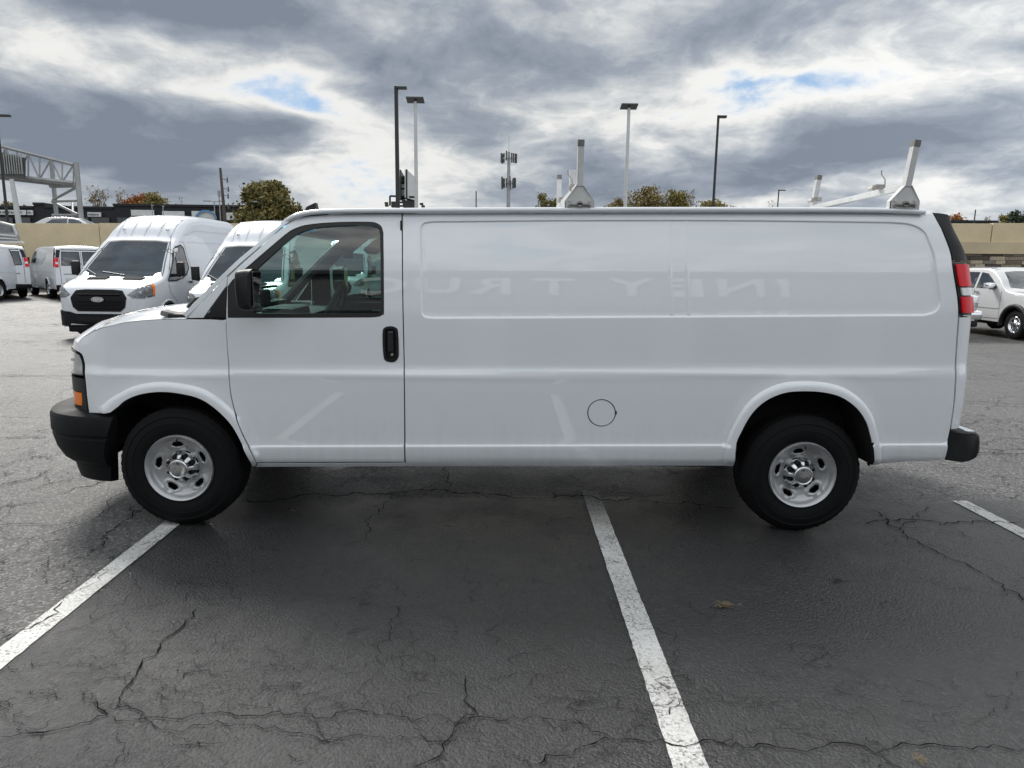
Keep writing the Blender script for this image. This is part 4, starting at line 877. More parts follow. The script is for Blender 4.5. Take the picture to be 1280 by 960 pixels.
# hood
def Zh(x): q = np.array(HOODE); xs = surf(q[:, 0], q[:, 1], 0, False)[:, 0]; i = np.argsort(xs); return np.interp(x, xs[i], q[i, 1])
cow_x = float(at(231, 398, Y0+.05)[0])
q = np.array([(u, z) for u, z in HOODE[::-1]]); B = [tuple(p) for p in surf(q[:, 0], q[:, 1], -.001, False)]; us = np.linspace(q[-1, 0], eF, 26)[1:]; zn = q[-1, 1]
B += [tuple(p) for p in surf(us, np.full(len(us), zn)+.012*np.linspace(0, 1, len(us)), -.001, False)]; B = np.array(B); nb = len(B)
xc = B[-1, 0]; tau = np.concatenate([[0], np.cumsum(np.linalg.norm(np.diff(B, axis=0), axis=1))]); tau /= tau[-1]
V = []; K = 16; bx = B[:, 0]
for i in range(nb):
    t = tau[i]; xs_ = cow_x-.10+(xc-cow_x+.10)*(1-(1-t)**1.35); zs_ = float(table(xs_, [xc, xc+.03, xc+.10, xc+.25, xc+.5, xc+.8, cow_x], [B[-1, 2], B[-1, 2]+.02, B[-1, 2]+.05, 1.300, 1.355, 1.39, 1.41]))
    for k in range(2*K+1):
        w = 1-abs(k-K)/K; z = B[i, 2]+(zs_-B[i, 2])*(1-(1-w)**2.2); x = B[i, 0]+(xs_-B[i, 0])*w**1.3; yn = B[i, 1]+(YC-B[i, 1])*w; V.append((x, yn if k <= K else 2*YC-yn, z+.006*math.exp(-((w-.35)/.06)**2)*smoothstep(0, .3, 1-t)))
n2 = 2*K+1; F = [(i*n2+k, (i+1)*n2+k, (i+1)*n2+k+1, i*n2+k+1) for i in range(nb-1) for k in range(n2-1)]
hood = mk('hood', V, [f[::-1] for f in F], 'van_paint', VR, smooth=True, world=True)
bm = bmesh.new(); box(bm, (cow_x-.02, YC, 1.335), (.20, 1.84, .03)); bm_obj('cowl', bm, 'black_plastic', VR, bevel=.01, world=True)
p = at(222, 393, Y0+.13); bm = bmesh.new(); box(bm, (p[0]-.01, p[1], p[2]-.005), (.16, .09, .035), Matrix.Rotation(R(12), 4, 'Y')); bm_obj('cowl_corner', bm, 'rack_cap', VR, bevel=.012, world=True)
for yy, a in ((4.62, 1), (5.35, 1)):
    bm = bmesh.new(); q0 = Vector((cow_x-.10, yy, 1.375)); q1 = q0+Vector((.08, .45, .075)); tube(bm, [q0, q0+Vector((.03, .05, .05)), q1], .011, 6); box(bm, q1+Vector((.02, .0, .012)), (.025, .62, .02)); bm_obj('wiper', bm, 'black_plastic', VR, world=True)
# windshield
zb = S(233, 397)[1]
def ws(v, t):                           # v -1..1 across, t 0..1 up
    a = Vector(at(229, 394, Y0+.055)); b = Vector(at(357, 276.5, Y0+.175)); e_ = a.lerp(b, t); hw = YC-e_[1]; k = 1-abs(v)**2.2
    return Vector((e_[0]-k*(.20-.09*t)-.012*math.sin(t*math.pi), YC+v*hw, e_[2]+.035*k*t))
V = [ws(-1+2*j/24, i/14) for j in range(25) for i in range(15)]; F = [(j*15+i, (j+1)*15+i, (j+1)*15+i+1, j*15+i+1) for j in range(24) for i in range(14)]
wsd = mk('windshield', V, [f[::-1] for f in F], 'windshield_glass', VR, smooth=True, world=True)
V = [ws(-.97+1.94*j/24, .86+.12*i/3)+Vector((.006, 0, -.003)) for j in range(25) for i in range(4)]; F = [(j*4+i, (j+1)*4+i, (j+1)*4+i+1, j*4+i+1) for j in range(24) for i in range(3)]
mk('sun_band', V, F, 'tint_band', wsd, smooth=True, world=True)
# drip rails and roof
RAILP = [(353.5, 280), (360, 275), (368, 270.6), (380, 267), (396, 265), (420, 263.9), (460, 263.4), (520, 263), (640, 262.4), (800, 262), (960, 262), (1080, 262.6), (1130, 263.6), (1156, 265.2)]
RY = Y0+.118; RP = [Vector(at(x, y, RY+(.045 if x < 356 else .02 if x < 366 else 0))) for x, y in RAILP]
for side in (-1, 1):
    bm = bmesh.new(); tube(bm, [p if side < 0 else Vector((p[0], 2*YC-p[1], p[2])) for p in [Vector(q) for q in cr([tuple(p) for p in RP], 4)]], .0155, 10); bm_obj('drip_rail', bm, 'van_paint', VR, smooth=1.2, world=True)
rx = np.array([p[0] for p in RP]); rz = np.array([p[2] for p in RP]); xs = list(np.linspace(rx[0]-.0, rx[6], 22))+list(np.linspace(rx[6]+.1, rx[-1], 40)); V = []; Mr = 28
for x in xs:
    z = float(np.interp(x, rx, rz)); crn = .052*min(1, (x-rx[0])/1.2+.45)
    for j in range(Mr+1):
        v = -1+2*j/Mr; fx = (1-abs(v)**2.2)*.11*max(0, 1-(x-rx[0])/.5); V.append((x-fx, YC+v*(YC-RY-.005), z-.004+crn*(1-abs(v)**2.6)))
n = Mr+1; F = [(i*n+j, (i+1)*n+j, (i+1)*n+j+1, i*n+j+1) for i in range(len(xs)-1) for j in range(Mr)]
mk('roof', V, F, 'van_paint', VR, smooth=True, world=True)
ex = rx[-1]; ez = rz[-1]; V = []
for i, (dx, dz) in enumerate(((-.02, .000), (.03, -.004), (.07, -.018), (.10, -.045), (.115, -.10))):
    for j in range(Mr+1): v = -1+2*j/Mr; V.append((ex+dx-abs(v)**4*.05, YC+v*(YC-RY-.02), ez+dz+.05*(1-abs(v)**2.6)))
F = [(i*n+j, (i+1)*n+j, (i+1)*n+j+1, i*n+j+1) for i in range(4) for j in range(Mr)]; mk('roof_end_cover', V, F, 'black_plastic', VR, smooth=True, world=True)
V = [(a[0]+.05, a[1], a[2]-.09) for a in [(x, y, float(np.interp(x, rx, rz))) for x in np.linspace(rx[1], rx[-1], 20) for y in (Y0+.15, 2*YC-Y0-.15)]]; mk('headliner', V, [(2*i, 2*i+1, 2*i+3, 2*i+2) for i in range(19)], 'cabin_dark', VR, world=True)
# door hinge marks
p = surf(*S(501.5, 285)); bm = bmesh.new(); box(bm, (p[0], p[1]+.001, p[2]), (.012, .01, .09)); bm_obj('door_bumper', bm, 'rubber_seal', VR, bevel=.003, world=True)
# antenna fin
Yf = 4.56; V0 = [at(377, 270, Yf), at(383, 258.5, Yf), at(394, 253.2, Yf), at(395.3, 260.5, Yf), at(406, 262.5, Yf), at(408, 268, Yf)]; bm = bmesh.new(); prism(bm, V0, (0, 0, 0), (0, .06, 0)); bm_obj('antenna_fin', bm, 'black_plastic', VR, bevel=.008, world=True)
# door mirror
def mirror(side):
    Ym = 4.06; f = (lambda p: Vector(p)) if side < 0 else (lambda p: Vector((p[0], 2*YC-p[1], p[2])))
    out = [(291, 341), (296, 337.5), (310, 336.5), (312.5, 340), (313, 382), (311, 388), (306, 389.5), (298, 388), (294, 381), (291.5, 362)]
    out = cr(out, 3, True); bm = bmesh.new(); cx = sum(p[0] for p in out)/len(out); cy = sum(p[1] for p in out)/len(out)
    rings = []
    for k, (dy, s) in enumerate(((0, .72), (.015, .9), (.04, .985), (.09, 1.0), (.15, .96), (.185, .82))):
        rings.append([bm.verts.new(f(np.array(at(cx+(x-cx)*s, cy+(y-cy)*s, Ym))+np.array([0, dy, 0]))) for x, y in out])
    m_ = len(out)
    for a, b in zip(rings[:-1], rings[1:]):
        for j in range(m_): bm.faces.new((a[j], a[(j+1) % m_], b[(j+1) % m_], b[j]))
    bm.faces.new(rings[0]); bm.faces.new(rings[-1]); mr = bm_obj('door_mirror', bm, 'black_plastic', VR, smooth=.9, world=True)
    bm = bmesh.new(); c = Vector(at(314, 362, Ym))+Vector((.002, .09, 0)); c = f(c)
    box(bm, c, (.006, .135, .20)); bm_obj('mirror_glass', bm, 'mirror_glass', mr, bevel=.002, world=True)
    bm = bmesh.new(); c = f(Vector(at(306, 370, Ym))+Vector((0, .2, 0))); box(bm, c+Vector((.02, .02*(-side), -.02)), (.07, .14, .10)); bm_obj('mirror_arm', bm, 'black_plastic', mr, bevel=.015, world=True)
mirror(-1); mirror(1)
# bumpers
def bumper_front():
    U0 = {}
    rings = []; prof = [(513, 0.05), (516, .0), (520, -.012), (536, -.014), (539, -.013), (541, .004), (543, .004), (544.5, -.008), (560, .012), (573, .05), (578, .082), (580, .11), (590, .12), (600, .135), (601, .20)]
    V = []; n = 60
    for py, ins in prof:
        z = float(at(90, py, Y0+.16)[2]); z = {0: z}.get(0)
        p = []; us = np.linspace(S(float(np.interp(py, [506, 516, 536, 552, 580, 601], [143, 143, 137, 131, 124, 119])), 520)[0], eF, n)
        for u in us:
            x, y = base(u, 1.0); nrm = surf(np.array([u]), np.array([1.0]), 1.0, False)[0]-surf(np.array([u]), np.array([1.0]), 0, False)[0]
            out = (.135 if True else 0)*float(smoothstep(UA+.05, UA-.35, u))+.01
            xe = float(x)+nrm[0]*(out-ins); ye = float(y)+nrm[1]*(out-ins)*.8-.0
            p.append((xe, max(ye, Y0+.01+max(ins, 0)*.3), z))
        line = p+[(a[0], 2*YC-a[1], a[2]) for a in p[::-1]]; V += line
    m_ = 2*n; k = len(prof); F = [(j*m_+i, (j+1)*m_+i, (j+1)*m_+i+1, j*m_+i+1) for j in range(k-1) for i in range(m_-1)]
    # moulded seam between the upper bumper and the lower fascia
    # close the top shelf and the underside
    V += [(a[0]+.14, a[1]+(.16 if a[1] < YC else -.16), a[2]+.012) for a in V[:m_]]; F += [(k*m_+i, i, i+1, k*m_+i+1) for i in range(m_-1)]
    F += [tuple([j*m_ for j in range(k)])[::-1], tuple([j*m_+m_-1 for j in range(k)])]
    o = mk('front_bumper', V, F, 'bumper_plastic', VR, smooth=True, world=True); o.data.set_sharp_from_angle(angle=R(38)); return o
bumper_front()
def bumper_rear():
    Yb0 = Y0+.05; pts = [(1186.6, 539), (1203, 541.5), (1219, 543), (1222, 546), (1223, 553), (1222, 565), (1219, 572.5), (1211, 576.5), (1203.5, 578), (1182.4, 575)]
    bm = bmesh.new(); P = [Vector(at(x, y, Yb0+(.10 if x > 1208 else .0))) for x, y in pts]; cx = P[0][0]
    rings = []
    for dy, ex_ in ((0, 0), (.03, .03), (.1, .055), (.3, .075), (.9, .09)):
        rings.append([bm.verts.new((p[0]+(ex_ if p[0] > cx+.06 else 0), p[1]+dy, p[2])) for p in P])
    m_ = len(P)
    for r_ in rings[::-1][1:]: pass
    far = [[bm.verts.new((v.co[0], 2*YC-v.co[1], v.co[2])) for v in r_] for r_ in rings[::-1]]; allr = rings+far
    for a, b in zip(allr[:-1], allr[1:]):
        for j in range(m_): bm.faces.new((a[j], a[(j+1) % m_], b[(j+1) % m_], b[j]))
    bm.faces.new(allr[0]); bm.faces.new(allr[-1][::-1]); rb = bm_obj('rear_bumper', bm, 'bumper_plastic', VR, smooth=.6, world=True)
    z = float(at(1200, 538, Y0+.2)[2]); bm = bmesh.new(); box(bm, (UB+RR+.04, YC, z+.004), (.16, 1.7, .012)); bm_obj('bumper_step', bm, 'van_paint', rb, bevel=.004, world=True)
bumper_rear()
bm = bmesh.new(); tube(bm, [surf(*S(1087, 552), push=-.005), surf(*S(1088, 576), push=-.005), surf(*S(1084, 579.5), push=-.005)], .014, 6); bm_obj('mud_flap', bm, 'rubber', VR, world=True)
# underside, wheel wells, axle pieces
bm = bmesh.new(); box(bm, (-.05, YC, .50), (4.9, 1.2, .16)); bm_obj('underbody', bm, 'inner_dark', VR, world=True)
bm = bmesh.new(); box(bm, (0, Y0+.05+.01, .47), (2.7, .03, .10)); box(bm, (0, 2*YC-Y0-.06, .47), (2.7, .03, .10)); bm_obj('sill', bm, 'inner_dark', VR, world=True)['kind'] = 'stuff'
HX = [float(at(223, 588.5, 4.315)[0]), float(at(1004, 596, 4.315)[0])]; HZ = [.383, .376]
for k, loop in enumerate((FA_in, RA_in)):
    for side in (-1, 1):
        L = np.array(loop); V = []; n = len(L)
        for dy in (.0, .36):
            for u, z in L: p = surf(np.array([u]), np.array([z]), -.004, True)[0]; V.append((p[0], p[1]+dy if side < 0 else 2*YC-p[1]-dy, p[2]))
        F = [(i, i+1, n+i+1, n+i) for i in range(n-1)]+[tuple(range(n, 2*n))]
        mk('wheel_well', V, F, 'inner_dark', VR, world=True)
bm = bmesh.new()
for x, z in zip(HX, HZ): tube(bm, [(x, Y0+.25, z), (x, 2*YC-Y0-.25, z)], .06, 10); box(bm, (x, YC, z), (.3, .35, .28))
bm_obj('axle', bm, 'inner_dark', VR, world=True)['kind'] = 'stuff'
bm = bmesh.new(); tube(bm, [at(148, 553, 4.75), at(137, 574, 4.7), at(134, 575, 4.6)], .016, 6); bm_obj('tow_strut', bm, 'inner_dark', VR, world=True)
V = [at(138, 518, 4.5), at(175, 495, 4.62), at(160, 545, 4.7), at(136, 553, 4.5)]; bm = bmesh.new(); prism(bm, V, (0, 0, 0), (0, .5, 0)); bm_obj('splash_guard', bm, 'inner_dark', VR, world=True)
# wheels
def wheel(x, z, side):
    w = empty('wheel', (x-VR.location[0], (Y0+.02-YC)*(-side if side > 0 else 1), z)); w.parent = VR
    if side > 0: w.rotation_euler = (0, 0, math.pi); w.location[1] = (2*YC-Y0-.02)-YC
    Rr = .383; rim = .2105; bm = bmesh.new(); ns = 150
    prof = [(rim-.004, .03), (rim+.004, .012), (rim+.02, .003), (rim+.06, -.006), (rim+.075, -.004), (rim+.078, -.007), (rim+.118, .004), (rim+.122, .0), (rim+.14, .010), (Rr-.016, .024), (Rr-.004, .036), (Rr, .052), (Rr, .072), (Rr-.008, .075), (Rr-.008, .083), (Rr, .086), (Rr+.001, .13), (Rr, .165), (Rr-.008, .168), (Rr-.008, .177), (Rr, .18), (Rr, .20), (Rr-.006, .215), (Rr-.03, .235), (rim+.05, .25), (rim, .22)]
    def tread(i, th, r, a):
        k = int(round(th/(2*math.pi)*ns))
        if 8 <= i <= 11: 
            on = (k % 3) != 0; r2 = r-(0 if on else (.004 if i > 8 else .002)); return r2, a
        if 12 <= i <= 21: on = ((k+i) % 3) != 0; return r-(0 if on else .006), a
        return r, a
    lathe(bm, prof, ns, fn=tread, close=True); bm_obj('tyre', bm, 'rubber', w, smooth=R(28))
    # raised sidewall lettering blocks are too worn to read; the rim
    prof = [(rim, .020), (rim+.003, .006), (rim-.002, -.002), (rim-.010, .004), (rim-.018, .024), (rim-.030, .045), (rim-.060, .058), (.115, .066), (.085, .070), (.07, .075)]
    bm = bmesh.new(); n = 100
    rings = []
    H5 = [R(90)+R(8)+k*2*math.pi/5 for k in range(5)]
    pr = []
    for a, b in zip(prof[:-1], prof[1:]):
        m_ = 1 if a[0] > rim-.03 else 4
        for q in range(m_): pr.append((a[0]+(b[0]-a[0])*q/m_, a[1]+(b[1]-a[1])*q/m_))
    pr.append(prof[-1])
    for (r, a) in pr:
        ring = []
        for j in range(n):
            th = 2*math.pi*j/n; dd = min((abs((th-h+math.pi) % (2*math.pi)-math.pi) for h in H5)); tx = dd*r; rr_ = r-.150
            e2 = (tx/.040)**2+(rr_/.021)**2; a2 = a
            if e2 < 3.2: a2 = a-.007*math.exp(-((e2-1.5)/.8)**2)+(.0 if e2 > 1 else 0)
            ring.append(bm.verts.new((r*math.cos(th), a2, r*math.sin(th))))
        rings.append(ring)
    for ri, (A, B) in enumerate(zip(rings[:-1], rings[1:])):
        for j in range(n):
            rm = (pr[ri][0]+pr[ri+1][0])/2; th = 2*math.pi*(j+.5)/n; dd = min((abs((th-h+math.pi) % (2*math.pi)-math.pi) for h in H5))
            if (dd*rm/.036)**2+((rm-.150)/.018)**2 < 1: continue
            bm.faces.new((A[j], A[(j+1) % n], B[(j+1) % n], B[j]))
    rim_o = bm_obj('rim', bm, 'steel_wheel', w, smooth=R(50))
    sol = rim_o.modifiers.new('thick', 'SOLIDIFY'); sol.thickness = .006; sol.offset = 0
    bm = bmesh.new(); lathe(bm, [(rim-.002, .03), (rim-.02, .2), (.0, .2)], 40); lathe(bm, [(.17, .10), (.10, .09), (.06, .10)], 40); bm_obj('brake_drum', bm, 'dark_void', w, smooth=1)
    # hub cap: stepped chrome cap with eight nut pockets
    prof = [(.104, .072), (.106, .060), (.102, .046), (.093, .030), (.080, .012), (.066, .001), (.061, -.008), (.058, -.014), (.054, -.016), (.050, -.012), (.045, -.014), (.0, -.0145)]
    bm = bmesh.new(); n = 96
    def cap(i, th, r, a):
        k = abs(((th*8/(2*math.pi)) % 1)-.5)*2; q = max(0, 1-k/.62); 
        if 2 <= i <= 5: return r-.010*smoothstep(0, .6, q)*(1 if i != 5 else .3), a+.018*float(smoothstep(0, .6, q))
        return r, a
    pr = []
    for a, b in zip(prof[:-1], prof[1:]): pr += [a]
    pr.append(prof[-1]); lathe(bm, pr, n, fn=cap); hc = bm_obj('hub_cap', bm, 'hub_chrome', w, smooth=R(45))
    for k in range(8):
        th = 2*math.pi*(k+.5)/8; bm = bmesh.new(); lathe(bm, [(.0, -.0), (.0105, .0), (.0125, .03)], 12, c=(.081*math.cos(th), .020, .081*math.sin(th))); o = bm_obj('nut_pocket', bm, 'dark_void', hc, smooth=.8); o.scale = (1, 1, 1)
    bm = bmesh.new(); 
    bow = [(-.027, -.004), (-.022, .006), (-.009, .006), (-.007, .011), (.012, .011), (.011, .006), (.027, .006), (.022, -.005), (.008, -.005), (.007, -.010), (-.012, -.010), (-.011, -.005)]
    prism(bm, [(x_*1.2, -.0185, z_*1.2) for x_, z_ in bow], (0, 0, 0), (0, .004, 0)); bm_obj('emblem', bm, 'worn_steel', hc)
    bm = bmesh.new(); tube(bm, [(.0, .004, rim-.02), (0, -.004, rim-.045)], .004, 6); bm_obj('valve', bm, 'rubber', w)
    return w
for x, z in zip(HX, HZ):
    wheel(x, z, -1); wheel(x, z, 1)
# roof rack: two bars, each on two feet with upright end stops
def rack(xc_px, base_y, label_part, lean, hook=False, skew=0.0):
    Yn = RY-.012; c = Vector(at(xc_px, 257, Yn)); zb_ = float(at(xc_px, 263.5, Yn)[2]); rk = empty('ladder_rack', (0, 0, 0)); rk.parent = VR; rk['label'] = label_part; px = 887/Yn/1.02
    X = c[0]; k = 1/207.0
    XN = c[0]
    for side in (-1, 1):
        X = XN+(skew if side > 0 else 0); yy = (lambda y: y) if side < 0 else (lambda y: 2*YC-y)
        F_ = [(-18.5, 0), (18.5, 0), (18.5, 12), (4.5, 31), (-4.5, 31), (-18.5, 12)]; bm = bmesh.new()
        A = [bm.verts.new((X+x*k+lean*max(0, z-12)*k, yy(Yn+(max(0, z-12)*k*.10)), zb_+z*k)) for x, z in F_]; B = [bm.verts.new((v.co[0], v.co[1]-side*.004, v.co[2])) for v in A]
        bm.faces.new(A); bm.faces.new(B[::-1])
        for i in range(6): bm.faces.new((A[i], B[i], B[(i+1) % 6], A[(i+1) % 6]))
        ft = bm_obj('rack_foot', bm, 'rack_paint', rk, world=True)
        for sx_ in (-1, 1):
            bm = bmesh.new(); q = [(sx_*18.5, 0), (sx_*18.5, 12), (sx_*4.5, 31)]; P = [(X+x*k+lean*max(0, z-12)*k, yy(Yn), zb_+z*k) for x, z in q]
            prism(bm, [P[0], P[1], P[2], (P[2][0], yy(Yn+.045), P[2][2]), (P[1][0], yy(Yn+.045), P[1][2]), (P[0][0], yy(Yn+.045), P[0][2])], (0, 0, 0), (-sx_*.004, 0, 0)); bm_obj('foot_flange', bm, 'rack_paint', ft, world=True)
        bm = bmesh.new(); box(bm, (X, yy(Yn-.008), zb_+7.5*k), (25*k, .012, 1.8*k)); lathe(bm, [(.0, -.022), (.016, -.022), (.018, 0)], 10, c=(X-.2*k, yy(Yn), zb_+8.4*k)); box(bm, (X+4*k, yy(Yn-.016), zb_+8*k), (14*k, .012, 2.0*k)); 
        for sx_ in (-12.5, 12.5): lathe(bm, [(.0, -.008), (.009, -.008), (.010, 0)], 8, c=(X+sx_*k, yy(Yn), zb_+6*k))
        bm_obj('clamp', bm, 'worn_steel', ft, world=True)
        for sx_ in (-12.5, 12.5): bm = bmesh.new(); lathe(bm, [(.0, -.003), (.008, -.003), (.0085, 0)], 10, c=(X+sx_*k, yy(Yn-.003), zb_+12.5*k)); bm_obj('bolt_hole', bm, 'sign_white', ft, world=True)
        def upr(x0, z0, x1, z1, w, y, nm, cap=7):
            bm = bmesh.new(); P = []
            d = Vector((x1-x0, 0, z1-z0)).normalized(); s_ = Vector((d[2], 0, -d[0]))*w/2
            for t, dd in ((Vector((x0, 0, z0)), -1), (Vector((x1, 0, z1)), 1)): P += [t+s_*dd*-1, t-s_*dd*-1]
            P = [(p[0], yy(y), p[2]) for p in P]; prism(bm, P, (0, 0, 0), (0, -side*-.045 if False else (.045 if side < 0 else -.045), 0)); o = bm_obj(nm, bm, 'rack_paint', rk, bevel=.003, world=True)
            bm = bmesh.new(); t1 = Vector((x1, 0, z1)); t0 = t1-d*cap*k; P = [t0+s_*1.06, t0-s_*1.06, t1+d*.003-s_*1.06, t1+d*.003+s_*1.06]; P = [(p[0], yy(y-.003), p[2]) for p in P]; prism(bm, P, (0, 0, 0), (0, .051 if side < 0 else -.051, 0)); bm_obj('end_cap', bm, 'rack_cap', o, bevel=.003, world=True)
        upr(X+lean*18*k, zb_+30*k, X+lean*62*k+0*k, zb_+85*k, 7.6*k, Yn+.004, 'end_stop')
    X = XN; zt = zb_+30*k; bm = bmesh.new(); box(bm, (X+lean*20*k+skew/2, YC, zt), (.045, 2*(YC-Yn)-.06, .038), Matrix.Rotation(-math.atan2(skew, 2*(YC-Yn)), 4, 'Z')); bm_obj('crossbar', bm, 'rack_paint', rk, bevel=.006, world=True)
    for yy_, h in ((Yn+.36, .03), (Yn+1.30, .02)):
        bm = bmesh.new(); box(bm, (X+lean*20*k, yy_, zt+.03), (.06, .05, .03)); lathe(bm, [(.0, -.03), (.015, -.03), (.015, .03), (0, .03)], 8, c=(X-.03, yy_, zt+.02)); bm_obj('bolt', bm, 'worn_steel', rk, world=True)
    bm = bmesh.new(); yh = Yn+.2; tube(bm, [(X-.03, yh, zt+.02), (X-.032, yh, zt+.06), (X-.045, yh, zt+.075), (X-.058, yh, zt+.09), (X-.060, yh, zt+.115)], .004, 6); bm_obj('tie_hook', bm, 'worn_steel', rk, world=True)
    if hook: bm = bmesh.new(); box(bm, (X+.02, Yn+.75, zt+.10), (.045, .03, .17)); bm_obj('centre_stop', bm, 'rack_paint', rk, bevel=.003, world=True)
rack(724.5, 263, 'front rack bar', .0, True); rack(1131, 264, 'rear rack bar', .14, skew=.17)
# cabin
bm = bmesh.new(); box(bm, (-1.62, YC, 1.16), (.42, 1.55, .30)); box(bm, (-1.50, YC, .98), (.35, 1.5, .3)); bm_obj('dashboard', bm, 'cabin_grey', VR, bevel=.06, smooth=.8, world=True)
bm = bmesh.new(); box(bm, (-1.48, 4.82, 1.33), (.22, .42, .10)); bm_obj('gauge_hood', bm, 'cabin_grey', VR, bevel=.04, smooth=.8, world=True)
bm = bmesh.new(); c = Vector((-1.17, 4.84, 1.33)); rot = Matrix.Rotation(R(-68), 4, 'Y'); n = 30; P = [c+rot @ Vector((.195*math.cos(2*math.pi*i/n), .195*math.sin(2*math.pi*i/n), 0)) for i in range(n+1)]
tube(bm, P, .016, 8, cap=False); tube(bm, [c, c+rot @ Vector((0, 0, -.25))], .035, 8)
for a in (0, 2.1, 4.2): tube(bm, [c, c+rot @ Vector((.19*math.cos(a), .19*math.sin(a), 0))], .013, 6)
lathe(bm, [(.0, -.02), (.06, -.01), (.065, .02)], 16, c=c); bm_obj('steering_wheel', bm, 'cabin_grey', VR, smooth=1, world=True)
for yy in (4.82, 5.78):
    s = empty('seat', (-.72-VR.location[0], yy-YC, .62)); s.parent = VR
    bm = bmesh.new(); box(bm, (0, 0, .12), (.50, .50, .18)); bm_obj('cushion', bm, 'cabin_dark', s, bevel=.05, smooth=.8)
    bm = bmesh.new(); box(bm, (.28, 0, .48), (.14, .48, .66), Matrix.Rotation(R(10), 4, 'Y')); bm_obj('backrest', bm, 'cabin_dark', s, bevel=.05, smooth=.8)
    bm = bmesh.new(); box(bm, (.36, 0, .90), (.10, .26, .18)); bm_obj('headrest', bm, 'cabin_dark', s, bevel=.04, smooth=.8)
for yy in (4.78, 5.74): bm = bmesh.new(); box(bm, (-1.02, yy, 1.80), (.05, .42, .16), Matrix.Rotation(R(52), 4, 'Y')); bm_obj('sun_visor', bm, 'cabin_grey', VR, bevel=.012, world=True)
bm = bmesh.new(); box(bm, (-1.16, YC, 1.73), (.03, .22, .06)); tube(bm, [(-1.15, YC, 1.74), (-1.2, YC, 1.84)], .01, 6); bm_obj('rear_view_mirror', bm, 'cabin_dark', VR, bevel=.01, world=True)
bm = bmesh.new(); box(bm, (-.36, YC, 1.22), (.02, 1.70, 1.3)); bm_obj('partition', bm, 'cabin_dark', VR, world=True)
bm = bmesh.new(); box(bm, (-1.0, YC, .60), (1.3, 1.7, .04)); bm_obj('cabin_floor', bm, 'cabin_dark', VR, world=True)
# inner faces of the far door: sill trim and grab handle
bm = bmesh.new(); box(bm, (-1.1, 6.20, 1.02), (1.0, .04, .62)); bm_obj('door_trim', bm, 'cabin_dark', VR, bevel=.01, world=True)
bm = bmesh.new(); box(bm, (-.85, 6.15, 1.26), (.6, .03, .015)); bm_obj('arm_rest', bm, 'cabin_pale', VR, bevel=.004, world=True)
for side in (-1, 1):
    bm = bmesh.new(); pts = [ws(side*.965, t)+Vector((.055, 0, -.03)) for t in np.linspace(0, 1, 8)]; tube(bm, pts, .035, 6); bm_obj('pillar_trim', bm, 'cabin_grey', VR, smooth=1, world=True)
